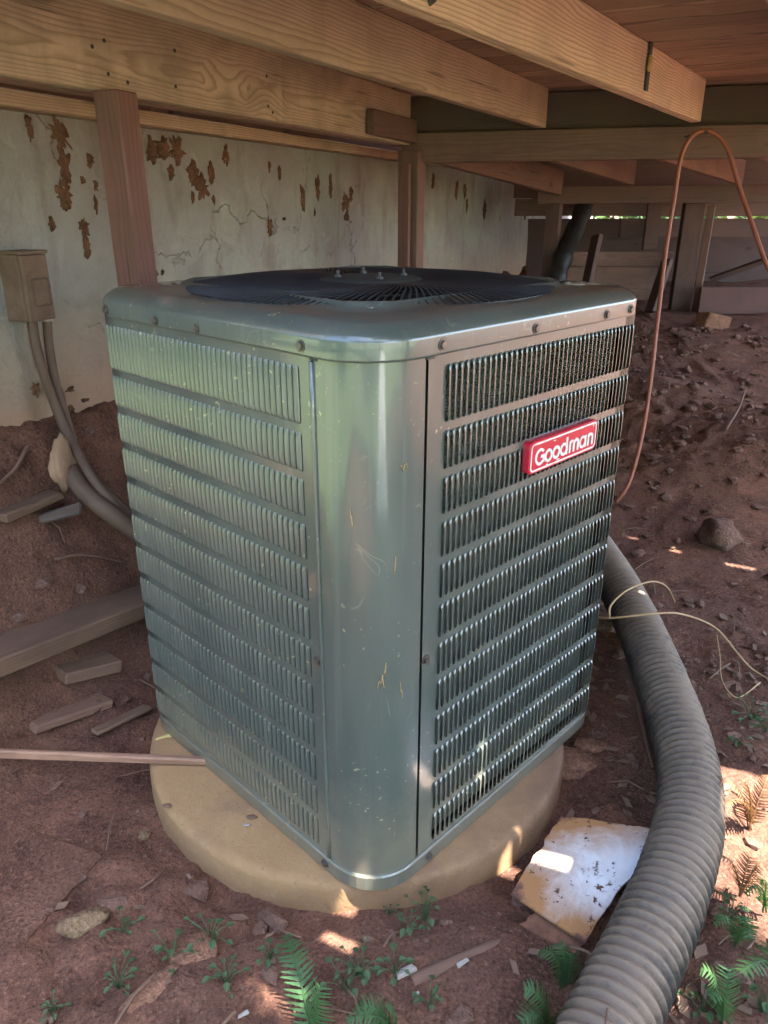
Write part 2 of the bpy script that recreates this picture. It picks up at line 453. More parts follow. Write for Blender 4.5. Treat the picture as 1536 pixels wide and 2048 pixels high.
def leafmat(name, a, b, trans=.35):
    M = Mat(name)
    r = M.noise(M.coord(), 14, 3, .6)
    g = M.mix(r, a, b)
    M.set('Base Color', g); M.set('Roughness', .5); M.set('Specular IOR Level', .35)
    tr = M.t.nodes.new('ShaderNodeBsdfTranslucent'); M.t.links.new(M.mix(.5, g, (b[0] * 1.6, b[1] * 1.6, b[2] * .8)), tr.inputs[0])
    mx = M.t.nodes.new('ShaderNodeMixShader'); mx.inputs[0].default_value = trans
    M.t.links.new(M.b.outputs[0], mx.inputs[1]); M.t.links.new(tr.outputs[0], mx.inputs[2])
    M.t.links.new(mx.outputs[0], M.t.nodes['Material Output'].inputs[0])
    return M.m
MT['fern'] = leafmat('fern_green', (.040, .095, .034), (.075, .155, .055))
MT['deadfern'] = leafmat('dead_fern_brown', (.15, .075, .04), (.22, .115, .06), .2)
MT['weed'] = leafmat('weed_green', (.05, .095, .04), (.085, .135, .06))
MT['treeleaf'] = leafmat('tree_leaf', (.05, .10, .03), (.09, .14, .05), .3)
M = Mat('bark', Roughness=.95)
M.set('Base Color', M.mix(M.noise(M.map(M.coord(), (6, 6, 1)), 3, 7, .7), (.06, .045, .035), (.16, .12, .09)))
MT['bark'] = M.m
M = Mat('straw_stem', Roughness=.7)
M.set('Base Color', M.mix(M.noise(M.coord(), 22, 3), (.42, .30, .15), (.30, .17, .09)))
MT['straw'] = M.m
M = Mat('dry_twig', Roughness=.9)
M.set('Base Color', M.mix(M.noise(M.rnd_coord(), 22, 3), (.20, .11, .07), (.10, .055, .04)))
MT['twig'] = M.m
M = Mat('dry_leaf', Roughness=.8)
M.set('Base Color', M.mix(M.noise(M.coord(), 18, 4), (.21, .12, .075), (.09, .05, .034)))
MT['dryleaf'] = M.m
M = Mat('lawn_green', Roughness=.9)
g = M.coord()
c = M.mix(M.noise(g, 1.3, 7, .7), (.18, .27, .10), (.28, .33, .15))
M.set('Base Color', M.mix(M.ramp(M.noise(g, .6, 5, .6), [(.55, 0), (.7, 1)]), c, (.30, .22, .15)))
M.set('Normal', M.bump(M.noise(g, 60, 4, .8), 1., .03))
MT['lawn'] = M.m
M = Mat('black_duct', Roughness=.6)
M.set('Base Color', M.mix(M.noise(M.coord(), 9, 5), (.005, .005, .005), (.014, .012, .011)))
MT['duct'] = M.m
M = Mat('house_siding', Roughness=.8)
M.set('Base Color', M.mix(M.noise(M.coord(), 3, 5), (.5, .47, .42), (.6, .57, .5)))
MT['siding'] = M.m
M = Mat('white_scrap', Roughness=.5)
M.set('Base Color', M.mix(M.noise(M.coord(), 40, 4), (.42, .38, .34), (.24, .19, .16)))
MT['scrapwhite'] = M.m
M = Mat('reflector_concrete', Roughness=.85)
M.set('Base Color', M.mix(M.noise(M.rnd_coord(), 6, 6, .6), (.52, .52, .48), (.64, .63, .58)))
MT['slab'] = M.m  # concrete of the added path, kept pale to reflect brightly
M = Mat('dark_slate', Roughness=.8)
M.set('Base Color', M.mix(M.noise(M.coord(), 20, 5), (.055, .04, .034), (.12, .088, .074)))
MT['slate'] = M.m

# ------------------------------------------------------------------ layout constants
U = Vector((sin(radians(27.5)), cos(radians(27.5)), 0))       # along the joists, away from the viewer
V = Vector((cos(radians(27.5)), -sin(radians(27.5)), 0))      # along the deck boards
WALL_T = radians(23.0)
WD = Vector((sin(WALL_T), cos(WALL_T), 0))                    # along the house wall
WN = Vector((cos(WALL_T), -sin(WALL_T), 0))                   # out of the wall, towards the unit
W0 = Vector((-.908, 2.0, 0))
def wall_dist(x, y): return (Vector((x, y, 0)) - W0).dot(WN)

# ------------------------------------------------------------------ ground
GO = .045
def T(px, py, z): return at_z(px, py, z + GO)
def ground_z(x, y, fine=True):
    d = wall_dist(x, y)
    p = Vector((x, y, 0))
    z = 0.0
    if y > -.5:
        n0 = noise.noise(p * 2.1 + Vector((3, 1, 0)))
        al = (p - W0).dot(WD)
        z += .60 * sstep(.50 + .12 * n0, -.02, d) ** 1.4 * sstep(-1.35, -.75, al)
        far = sstep(2.3, 5.2, y + .10 * x)
        z += .50 * far * sstep(-.2, 1.2, d)
        z += .17 * math.exp(-(((x - 1.75) / .55) ** 2 + ((y - 3.0) / .38) ** 2))
        z += .10 * math.exp(-(((x - 1.25) / .35) ** 2 + ((y - 3.6) / .3) ** 2))
        k = sstep(-.5, .2, y)
        z += k * (GO + .030 * noise.noise(p * 1.7))
        # keep the pad bedded
        r = sqrt((x + .06) ** 2 + (y - 1.425) ** 2)
        z -= .026 * sstep(.60, .47, r)
        if fine:
            a = k * (.45 + .9 * sstep(.0, .5, noise.noise(p * 1.3 + Vector((9, 4, 2))) + .35 * far + .6 * sstep(.6, .1, d)))
            z += a * .020 * noise.noise(p * 4.3) + a * .014 * noise.noise(p * 11.) + a * .009 * noise.noise(p * 27.) + a * .005 * noise.noise(p * 55.)
            b = noise.noise(p * 9.1 + Vector((5, 5, 5)))
            z += a * .03 * max(0, b - .12)
        # under the pad and inside the pipe bed stay low
        if r < .45: z = min(z, .06)
    else:
        z = .03 * noise.noise(p * .4) - .01
    return z
def axis(lo, hi, step, outer):
    a = []; x = lo
    while x < hi: a.append(x); x += step
    a.append(hi)
    l = []; x, st = lo, step * 2
    while x > -outer: x -= st; st *= 1.22; l.append(x)
    r = []; x, st = hi, step * 2
    while x < outer: x += st; st *= 1.22; r.append(x)
    return l[::-1] + a + r
gx = axis(-1.5, 1.7, .0135, 80); gy = axis(.35, 3.6, .0135, 80)
gV = [(x, y, ground_z(x, y) - (.02 if wall_dist(x, y) < -.2 else 0)) for y in gy for x in gx]
nx = len(gx)
gF = [(j * nx + i, j * nx + i + 1, (j + 1) * nx + i + 1, (j + 1) * nx + i) for j in range(len(gy) - 1) for i in range(nx - 1)]
g_o = obj('ground', mesh('ground', gV, gF, True), MT['soil'])
tag(g_o, 'bare red clay soil under the deck', 'ground', kind='structure')
def gz(x, y): return ground_z(x, y, True)
def on_ground(px, py, lift=0.):
    r = ray(px, py); o = Vector((0, 0, CAM_Z)); t = .4
    while t < 9:
        p = o + r * t
        if p.z < ground_z(p.x, p.y, False): break
        t += .01
    p = o + r * t
    return Vector((p.x, p.y, ground_z(p.x, p.y) + lift))
# lawn outside, behind the viewer
lV, lF = [], []
n = 130
for j in range(n):
    for i in range(n):
        x = -24 + 48 * i / (n - 1); y = -36 + 48 * j / (n - 1)
        lV.append((x, y, .06 + .03 * noise.noise(Vector((x, y, 0)) * .4)))
for j in range(n - 1):
    for i in range(n - 1):
        x, y, _z = lV[j * n + i]
        e = .5 * noise.noise(Vector((x, y, 3)))
        if y < -1.9 + e or (x < -1.9 + e * .6 and (Vector((x, y, 0)) - W0).dot(WD) < -1.15): lF.append((j * n + i, j * n + i + 1, (j + 1) * n + i + 1, (j + 1) * n + i))
tag(obj('lawn', mesh('lawn', lV, lF, True), MT['lawn']), 'green lawn beyond the deck edge', 'lawn', kind='structure')

pth = empty('path'); tag(pth, 'unseen pale slab path added to reflect light onto the corner post', 'path', kind='structure')  # path invented behind the viewer; mirrors as the bright streak on the post
for k in range(9):
    obj('reflector_slab', bevel_box('reflector_slab', .66 + .0 * k, .66, .1, .008), MT['slab'], pth, Matrix.Translation((.62 + .36 * (.4 + k * .69), -.75 - .93 * (.2 + k * .69), .06)) @ Matrix.Rotation(radians(21), 4, 'Z'))

# ------------------------------------------------------------------ house wall
WB = Matrix((WD, WN * -1, Vector((0, 0, 1)))).transposed().to_4x4(); WB.translation = W0     # local x along wall, -y out of it
house = empty('house_wall', WB)
tag(house, 'pale weathered plaster foundation wall streaked with brown mud', 'wall')
rows = []
xs = [-.95 + i * (10.95 / 160) for i in range(161)]; zs = [.30 + k * (1.10 / 28) for k in range(29)]
for z in zs:
    r = []
    for x in xs:
        p = Vector((x, 0, z))
        y = .010 * noise.noise(p * 3.) + .005 * noise.noise(p * 9)
        zz = z
        r.append((x, y, zz))
    rows.append(r)
b = MB(); b.grid(rows)
b.box((-.95, .03, -.3), (10, 4., 1.40))
obj('plaster', b.mesh('plaster', True), MT['plaster'], house)
# rubble footing, rough stones along the base of the wall
def wl(x, y, z): return WB @ Vector((x, y, z))
def local_box(name, lo, hi, mat, parent, b=.003):
    lo, hi = Vector(lo), Vector(hi)
    s_ = hi - lo
    Mx = WB @ Matrix.Translation((lo + hi) / 2)
    return obj(name, bevel_box(name, s_.x, s_.y, s_.z, b, 1, .001), mat, parent, Mx)
local_box('sill_plate', (-.95, -.045, 1.402), (10, .09, 1.44), MT['joist'], house)
local_box('rim_board', (-.95, .02, 1.4425), (10, .06, 1.60), MT['darkwood'], house)
local_box('sill_strip', (-.95, -.012, 1.4425), (.62, .0175, 1.485), MT['oldwood'], house)
local_box('sill_strip', (.68, -.02, 1.4425), (1.7, .0175, 1.50), MT['oldwood'], house)
local_box('blocking', (.36, -.03, 1.443), (.52, .017, 1.58), MT['darkwood'], house)
local_box('blocking', (1.30, -.05, 1.443), (1.46, .017, 1.59), MT['darkwood'], house)
sb = MB()
for k in range(14): sb.box((-.95, .03 - .012, 1.66 + k * .18), (10, 4., 1.66 + k * .18 + .178))
obj('siding', sb.mesh('siding'), MT['siding'], house)
# dried mud and flaked patches clinging to the plaster
def mud(px, py, w, h, seed, lean=0.):
    P = at_plane(px, py, W0, WN); L = WB.inverted() @ P
    dep = (P - Vector((0, 0, CAM_Z))).length
    sx = w / FPX * dep * 1.6; sz = h / FPX * dep
    n_, R = 40, 6
    Vv = [(0, -.010, 0)]; Ff = []
    for k in range(1, R + 1):
        f = k / R
        for j in range(n_):
            a = 2 * pi * j / n_
            o = 1 + .7 * noise.noise(Vector((cos(a) * 1.8 + seed * 3.3, sin(a) * 1.8, seed))) + .6 * noise.noise(Vector((cos(a) * 5 + seed, sin(a) * 3, seed * 2))) + .5 * noise.noise(Vector((cos(a) * 14 + seed, sin(a) * 9, seed * 2)))
            o = max(.12, o)
            x = cos(a) * sx * f * o; z = sin(a) * sz * f * o
            y = -(.003 + .008 * (1 - f ** 2) * (1 + 1.3 * noise.noise(Vector((x * 130, z * 50, seed))))) if k < R else .012
            Vv.append((x + z * lean, y, z))
    for j in range(n_): Ff.append((0, 1 + (j + 1) % n_, 1 + j))
    for k in range(R - 1):
        for j in range(n_):
            a = 1 + k * n_ + j; c2 = 1 + k * n_ + (j + 1) % n_
            Ff.append((a, c2, c2 + n_, a + n_))
    obj('mud_patch', mesh('mud_patch', Vv, Ff, True), MT['mud'], house, WB @ Matrix.Translation((L.x, 0, L.z)))
for i, (px, py, w, h, ln) in enumerate([
    (57, 255, 6, 22, 0), (118, 268, 15, 32, -.3), (126, 330, 14, 36, 0), (124, 385, 17, 34, 0), (130, 410, 10, 14, 0), (166, 452, 12, 24, .1), (172, 492, 7, 26, .1),
    (103, 448, 6, 16, 0), (178, 322, 6, 16, 0), (163, 360, 5, 8, 0), (190, 372, 5, 10, 0), (190, 410, 4, 20, 0),
    (303, 300, 10, 26, 0), (325, 296, 16, 22, 0), (352, 300, 18, 30, 0), (342, 345, 6, 16, 0), (385, 345, 16, 34, 0), (402, 375, 18, 32, 0), (420, 345, 8, 32, 0), (383, 395, 5, 14, 0), (425, 400, 5, 12, 0),
    (449, 311, 9, 20, 0), (537, 333, 4, 12, 0), (557, 343, 4, 15, 0), (604, 395, 7, 30, 0), (634, 378, 7, 26, .1), (627, 425, 4, 12, 0), (659, 372, 6, 32, 0), (690, 405, 17, 20, 0), (700, 385, 6, 18, 0), (692, 432, 9, 12, 0),
    (538, 455, 8, 22, 0), (865, 362, 5, 18, 0), (912, 380, 8, 22, 0), (928, 382, 11, 18, 0), (932, 410, 5, 18, 0), (969, 418, 7, 18, 0), (1050, 425, 8, 16, 0),
    (310, 545, 4, 9, 0), (323, 545, 3, 6, 0), (567, 438, 3, 4, 0), (139, 778, 9, 8, 0), (168, 800, 9, 5, 0), (70, 780, 7, 16, 0), (210, 825, 10, 12, 0), (140, 818, 5, 10, 0)]):
    mud(px, py, w * .66, h * .74, i + 1, ln)

# rough rubble along the footing
for k in range(21):
    x = -.85 + k * .155 + random.uniform(-.04, .04)
    r = random.uniform(.05, .09)
    Vv, Ff = lump(r, 3, .9, (1.25, .45, .7), k + 40)
    L = Vector((x, -.015 - random.uniform(0, .03), .52 + random.uniform(-.10, .07)))
    obj('footing_stone', mesh('footing_stone', Vv, Ff, True), MT['rubble'], house, WB @ Matrix.Translation(L) @ Matrix.Rotation(random.uniform(-.3, .3), 4, 'Y'))
# pale mortar smear on the footing
P = at_plane(130, 925, W0 + WN * .12, WN)
Vv, Ff = lump(.05, 3, .7, (.8, .3, 1.3), 3)
obj('mortar_lump', mesh('mortar_lump', Vv, Ff, True), MT['plaster'], house, WB @ Matrix.Translation(WB.inverted() @ P))

# ------------------------------------------------------------------ wooden deck overhead
deck = empty('wooden_deck', Matrix.Translation((-.45, 1.75, .05)))
tag(deck, 'low timber deck of pine joists, beams and brown boards overhead', 'deck')
GA, GB = Vector((-.737, 1.653, 0)), Vector((.11, 3.5, 0))
gd = (GB - GA).normalized()
gn = Vector((gd.y, -gd.x, 0))
Z3 = Vector((0, 0, 1))
# girder along the wall side (two planks)
plank('girder', GA - gd * .85 - gn * .019 + Z3 * 1.5165, GB - gn * .019 + Z3 * 1.5165, .038, .187, MT['girder'], deck)
plank('girder', GA - gd * .85 - gn * .059 + Z3 * 1.513, GB - gd * .02 - gn * .059 + Z3 * 1.513, .038, .184, MT['oldwood'], deck)
cl = at_z(720, 262, 1.45)
plank('cleat', GA + gd * 1.60 + gn * .0205 + Z3 * 1.475, GB - gd * .02 + gn * .0205 + Z3 * 1.470, .036, .085, MT['oldwood'], deck)
# cross beam
CA, CB = Vector((.09, 3.508, 0)), Vector((2.9, 2.70, 0))
cd_ = (CB - CA).normalized(); cn = Vector((cd_.y, -cd_.x, 0))
plank('cross_beam', CA - cd_ * .02 + Z3 * 1.413 + cn * -.019, CB + Z3 * 1.413 + cn * -.019, .038, .112, MT['oldwood'], deck)
plank('cross_beam', CA + Z3 * 1.411 + cn * -.0585, CB + Z3 * 1.411 + cn * -.0585, .038, .108, MT['darkwood'], deck)
plank('rim_board', CA + Z3 * 1.540 + cn * -.080, CB + Z3 * 1.540 + cn * -.080, .038, .135, MT['darkwood'], deck)
# joists
J = [((-.40, 1.31), (.618, 3.278)), ((.016, 1.31), (1.136, 3.05))]
def joist(a, b, back=2.4, mat='joist'):
    a, b = Vector((*a, 0)), Vector((*b, 0)); d_ = (b - a).normalized(); n_ = Vector((d_.y, -d_.x, 0))
    plank('joist', a - d_ * back + n_ * -.019 + Z3 * 1.5405, b + d_ * .05 + n_ * -.019 + Z3 * 1.5405, .038, .137, MT[mat], deck)
joist(*J[0], back=.45); joist(*J[1], back=.75)
joist((.60, 1.31), (1.72, 2.98), back=1.0); joist((1.15, 1.25), (2.30, 2.85), back=1.2)
# posts
def post(x, y, ztop, mat, ang=radians(24.6), w=.089, zb=.0):
    plank('post', (x, y, zb), (x, y, ztop), w, w, MT[mat], deck, Vector((sin(ang), cos(ang), 0)))
post(-.588, 1.868, 1.4205, 'redpost', w=.068)
post(.118, 3.50, 1.40, 'oldwood', zb=.1)
plank('post', Vector((.085, 3.435, .1)), Vector((.085, 3.435, 1.352)), .022, .05, MT['redpost'], deck, V)
# far bay: sloping joists landing on a low beam, far posts and boards
FY = 5.1
def far(px, py, y=FY): return at_y(px, py, y)
for (sx, sy), (ex, ey) in (((850, 322), (1118, 392)), ((1060, 312), (1262, 372)), ((1285, 312), (1478, 371)), ((1500, 312), (1690, 369))):
    a = at_y(sx, sy, 3.62 if sx < 1000 else 3.45); b_ = at_y(ex, ey, 4.98)
    plank('joist', a + Z3 * .07, b_ + Z3 * .07, .038, .135, MT['oldwood'], deck)
fb = [far(1075, 390), far(1900, 386)]
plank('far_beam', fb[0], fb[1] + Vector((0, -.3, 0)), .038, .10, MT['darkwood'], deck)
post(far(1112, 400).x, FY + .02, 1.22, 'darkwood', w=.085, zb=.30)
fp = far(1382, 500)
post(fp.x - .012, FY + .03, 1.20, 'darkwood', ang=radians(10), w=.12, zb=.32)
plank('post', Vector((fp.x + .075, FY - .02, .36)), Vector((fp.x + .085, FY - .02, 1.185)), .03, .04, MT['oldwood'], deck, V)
# deck boards, each one a board; notches let slivers of sun through
UMIN, UMAX, VMAX = .62, 9.0, .735
spots = []     # place on the deck, length along the board, width
spot_pts = []
for px, py, z, L_, w_ in [(705, 1900, .0, .105, .022), (1040, 1752, .03, .10, .030), (974, 1650, .10, .055, .022), (688, 1822, .03, .035, .018), (1002, 1706, .03, .03, .02),
                          (1375, 1108, .03, .115, .014), (1480, 1136, .03, .09, .014), (1267, 1075, .03, .03, .02), (955, 1570, .17, .11, .030), (1228, 1263, .12, .02, .02)]:
    p = on_ground(px, py)
    if z == .10: p = at_z(px, py, .095)
    if z == .17: p = at_plane(px, py, Vector((-.018, .9148, 0)), Vector((cos(radians(135.67)), sin(radians(135.67)), 0)))
    z = p.z; spot_pts.append(p)
    D = p + SUN * ((1.6225 - z) / SUN.z)
    spots.append((D.dot(U), D.dot(V), L_, w_))
BW, TH = .1395, .025
nb = int((UMAX - UMIN) / .146)
for k in range(nb):
    u0 = UMIN + k * .146; uc = u0 + .07
    # left end stops at the wall line
    p = U * uc
    t = ((W0 - p).dot(WN)) / V.dot(WN) + .02
    v0 = max(t, -3.2); v1 = VMAX + random.uniform(-.004, .004) + (.30 if uc > 1.45 else 0)  # far boards run longer on the right to keep sun off the ground
    cuts = [(sv - L_ / 2 - .008, sv + L_ / 2 + .008, su - uc - w_ / 2, su - uc + w_ / 2) for su, sv, L_, w_ in spots if u0 + .004 <= su < u0 + .144]
    zc = 1.6225 + random.uniform(-.002, .002)
    hw = BW / 2
    c0 = (v0 + v1) / 2
    b = MB()
    cuts = [(a0 - c0, a1 - c0, max(b0, -hw), min(b1, hw)) for a0, a1, b0, b1 in cuts if v0 + .02 < a0 and a1 < v1 - .02]
    if not cuts:
        m = bevel_box('deck_board', v1 - v0, BW, TH, .003, 1, .0004)
    else:
        vs = sorted({v0 - c0, v1 - c0} | {q for c_ in cuts for q in c_[:2]}); us = sorted({-hw, hw} | {q for c_ in cuts for q in c_[2:]})
        def solid(i, j):
            if not (0 <= i < len(vs) - 1 and 0 <= j < len(us) - 1): return False
            x, y = (vs[i] + vs[i + 1]) / 2, (us[j] + us[j + 1]) / 2
            return not any(a0 < x < a1 and b0 < y < b1 for a0, a1, b0, b1 in cuts)
        h_ = TH / 2
        for i in range(len(vs) - 1):
            for j in range(len(us) - 1):
                if not solid(i, j): continue
                x0, x1, y0, y1 = vs[i], vs[i + 1], us[j], us[j + 1]
                b.add([(x0, y0, h_), (x1, y0, h_), (x1, y1, h_), (x0, y1, h_)], [(0, 1, 2, 3)]); b.add([(x0, y0, -h_), (x0, y1, -h_), (x1, y1, -h_), (x1, y0, -h_)], [(0, 1, 2, 3)])
                for di, dj, q in ((-1, 0, ((x0, y0), (x0, y1))), (1, 0, ((x1, y0), (x1, y1))), (0, -1, ((x0, y0), (x1, y0))), (0, 1, ((x0, y1), (x1, y1)))):
                    if not solid(i + di, j + dj): b.add([(*q[0], -h_), (*q[1], -h_), (*q[1], h_), (*q[0], h_)], [(0, 1, 2, 3)])
        m = b.mesh('deck_board')
    if k:
        gl = plank('gap_shade_strip', V * v0 + U * (u0 - .0025) + Z3 * 1.6235, V * (v1 - .01) + U * (u0 - .0025) + Z3 * 1.6235, .0085, .008, MT['inner'], deck, b=0, jit=0)  # dark strip stands in for the shade in the gap and stops sun leaking
    Mx = Matrix((V, U * 1, Z3)).transposed().to_4x4()
    Mx = Matrix((V, -V.cross(Z3), Z3)).transposed().to_4x4()
    Mx.translation = V * c0 + U * uc + Z3 * zc
    obj('deck_board', m, MT['deck'], deck, Mx)
# metal strap on the second joist and small offcut stuck to it
a, b_ = Vector((*J[1][0], 0)), Vector((*J[1][1], 0)); jd = (b_ - a).normalized(); jn = Vector((jd.y, -jd.x, 0))
def on_joist(px, py): return at_plane(px, py, a + jn * .004, jn)
p1, p2 = on_joist(1304, 72), on_joist(1292, 182)
plank('strap', p1, p2, .03, .004, MT['inner'], deck, jn, b=.001, jit=0)
p1, p2 = on_joist(1299, 112), on_joist(1293, 142)
plank('wood_chip', p1 + jn * .006, p2 + jn * .006, .018, .006, MT['fresh'], deck, jn, b=.001)
p1, p2 = on_joist(862, -14), on_joist(866, 8)
plank('strap', p1, p2, .022, .004, MT['inner'], deck, jn, b=.001, jit=0)
# nail heads on the girder face
for px, py in [(349, 101), (351, 173), (216, 148), (255, 165), (184, 93), (533, 152), (536, 212), (208, 81), (545, 225)]:
    p = at_plane(px, py, GA + gn * .0, gn)
    b = MB(); b.tube([p - gn * .002, p + gn * .0015], .0045, 8)
    obj('nail_head', b.mesh('nail_head'), MT['inner'], deck, Matrix())

# ------------------------------------------------------------------ boards closing the far end, some added to block daylight
bar = empty('board_skirting', Matrix.Translation((2.2, 5.5, .4)))
tag(bar, 'horizontal brown boards closing the dark far end under the deck', 'boards')
def fboard(x0, y0, x1, y1, yy, mat):
    """board whose face spans the given picture rectangle at distance yy"""
    A = at_y(x0, (y0 + y1) / 2, yy); B = at_y(x1, (y0 + y1) / 2, yy - .0)
    h = at_y((x0 + x1) / 2, y0, yy).z - at_y((x0 + x1) / 2, y1, yy).z
    plank('board', A, B, .03, h, MT[mat], bar)
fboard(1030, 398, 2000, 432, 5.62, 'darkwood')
fboard(1030, 296, 2000, 397, 5.72, 'darkwood')  # added board, hides the bright sky behind the far joists
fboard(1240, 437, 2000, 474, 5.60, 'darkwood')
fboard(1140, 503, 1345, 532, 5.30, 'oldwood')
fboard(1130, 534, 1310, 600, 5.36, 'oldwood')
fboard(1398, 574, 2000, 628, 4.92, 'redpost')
fboard(1000, 441, 2300, 680, 7.2, 'darkwood')  # added at the back to block daylight below the slit
fboard(1000, 330, 2300, 425, 7.3, 'darkwood')  # added at the back to shut out the sky above the slit
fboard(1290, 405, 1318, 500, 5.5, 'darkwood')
# dark flexible duct hanging by the far end of the wall
dk = smooth_path([at_y(1100, 640, 4.9), at_y(1112, 570, 4.95), at_y(1128, 510, 5.05), at_y(1152, 455, 5.25), at_y(1170, 410, 5.5)], 14)
b = MB(); b.tube(dk, [.058 + .016 * noise.noise(Vector((i * .21, 3, 1))) for i in range(len(dk))], 14)
tag(obj('flexible_duct', b.mesh('flexible_duct', True), MT['duct']), 'black flexible duct sagging by the far end of the plaster wall', 'duct')

# ------------------------------------------------------------------ condenser pad
PC = Vector((-.06, 1.425, 0))
prof = [(.0, .095), (.30, .095), (.445, .0945), (.456, .0925), (.4605, .0895), (.4635, .085), (.465, .078), (.466, .060), (.4665, .045), (.467, -.03)]
rows = []
for r, z in prof:
    rows.append([(r * cos(2 * pi * j / 96) * (1 + .004 * noise.noise(Vector((cos(2 * pi * j / 96) * 3, sin(2 * pi * j / 96) * 3, 0)))), r * sin(2 * pi * j / 96), z + (.0015 * noise.noise(Vector((r * 9, j * .3, 2))) if r > .3 else 0)) for j in range(96)])
b = MB(); b.grid(rows, True)
tag(obj('round_pad', b.mesh('round_pad', True), MT['pad'], None, Matrix.Translation(PC)), 'round tan concrete pad under the air conditioner', 'pad')

# ------------------------------------------------------------------ air conditioner
A_ = .3685; WW = 2 * A_; RC = .089; ZL, ZS, ZB = 1.005, .124, .0965
YAW = radians(45.67)
ctr = Vector((-.0241, 1.4359, 0))
ACM = Matrix.Translation(ctr) @ Matrix.Rotation(YAW, 4, 'Z')
ac = empty('air_conditioner', ACM @ Matrix.Translation((0, 0, 0)))
tag(ac, 'grey green louvered outdoor air conditioner on the round pad', 'air conditioner')
def rsq(off=0., n_=10, rc=RC):
    """rounded square outline, counter-clockwise, starting on the face y=-a"""
    a = A_ + off; r = rc + off; P = []
    for q, (cx, cy) in enumerate(((a - r, -a + r), (a - r, a - r), (-a + r, a - r), (-a + r, -a + r))):
        for k in range(n_ + 1):
            t = -pi / 2 + q * pi / 2 + k / n_ * pi / 2
            P.append(Vector((cx + r * cos(t), cy + r * sin(t), 0)))
    return P
def ring_mesh(levels, cap_top=False, cap_bottom=False, n_=10):
    b = MB(); rows = [[p + Z3 * z for p in rsq(o, n_)] for o, z in levels]
    b.grid(rows, True); m_ = len(rows[0])
    if cap_bottom: b.F.append(tuple(reversed(range(m_))))
    if cap_top: b.F.append(tuple(len(b.V) - m_ + j for j in range(m_)))
    return b
b = ring_mesh([(-.02, ZB), (.003, ZB), (.005, ZB + .003), (.005, ZS + .002), (.003, ZS + .005), (-.012, ZS + .005)], cap_bottom=True)
obj('base_pan', b.mesh('base_pan'), MT['paint'], ac)
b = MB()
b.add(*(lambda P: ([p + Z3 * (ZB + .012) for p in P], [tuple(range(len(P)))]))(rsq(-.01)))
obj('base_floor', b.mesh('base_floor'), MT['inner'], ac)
# corner post, from the left seam round the corner to the right seam
SEAM = .109
def corner_pts(off, s_end=SEAM, n_=14):
    a = A_ + off; P = [Vector((-a, -A_ + s_end, 0))]
    r = RC + off
    for k in range(n_ + 1):
        t = pi + k / n_ * pi / 2
        P.append(Vector((-A_ + RC + r * cos(t), -A_ + RC + r * sin(t), 0)))
    P.append(Vector((-A_ + s_end, -a, 0)))
    return P
zz = [ZS + .0045 + (ZL - .004 - ZS) * k / 30 for k in range(31)]
dents = [(.62, .10), (.33, .0)]
rows = []
for z in zz:
    P = corner_pts(-.0005, SEAM - .0035)
    rows.append([p * (1 - .0016 * math.exp(-((z - .42) / .10) ** 2) * math.exp(-((i - 9.5) / 3.) ** 2) + .0004 * noise.noise(Vector((i * .3, z * 5, 0)))) * 1. + Z3 * z for i, p in enumerate(P)])
for r_ in rows:
    pass
b = MB(); b.grid(rows)
inn = [[p + Z3 * z for p in corner_pts(-.012, SEAM - .0035)] for z in (zz[0], zz[-1])]
e0 = [[rows[0][0], rows[-1][0]], [inn[0][0], inn[1][0]]]; b.grid(e0)
e1 = [[rows[0][-1], rows[-1][-1]], [inn[0][-1], inn[1][-1]]]; b.grid(e1)
pm = b.mesh('corner_post', True)
post_o = obj('corner_post', pm, MT['paint'], ac)
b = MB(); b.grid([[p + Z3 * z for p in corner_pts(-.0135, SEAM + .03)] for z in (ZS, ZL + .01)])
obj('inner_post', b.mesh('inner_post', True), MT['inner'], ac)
# seam strip on the left edge of the post
b = MB(); b.tube([(-A_ - .0004, -A_ + SEAM - .0003, ZS + .006 + k * (ZL - ZS - .012) / 12) for k in range(13)], .0036, 12)
bm_ = b.mesh('seam_strip', True); obj('seam_strip', bm_, MT['paint'], post_o, WM[ac])

def on_post(t, z, o=.0006):
    """point on the rounded corner, t in 0..1 from the left tangent to the right one"""
    a = pi + t * pi / 2; r = RC + o
    return Vector((-A_ + RC + r * cos(a), -A_ + RC + r * sin(a), z))
for t0, z0, dt, dz in ((.60, .535, .05, -.03), (.56, .515, .06, .015), (.66, .555, -.03, -.025), (.80, .86, .08, .004), (.82, .51, .03, -.02), (.30, .80, .02, -.02), (.74, .70, .02, .03)):
    b = MB(); b.tube([on_post(t0 + dt * q / 5, z0 + dz * q / 5 + .006 * sin(q * 1.9 + t0 * 9)) for q in range(6)], [.0003 + .0006 * sin(pi * (q + .5) / 6) for q in range(6)], 5)
    obj('grass_bit', b.mesh('grass_bit', True), MT['straw'], post_o, WM[ac])
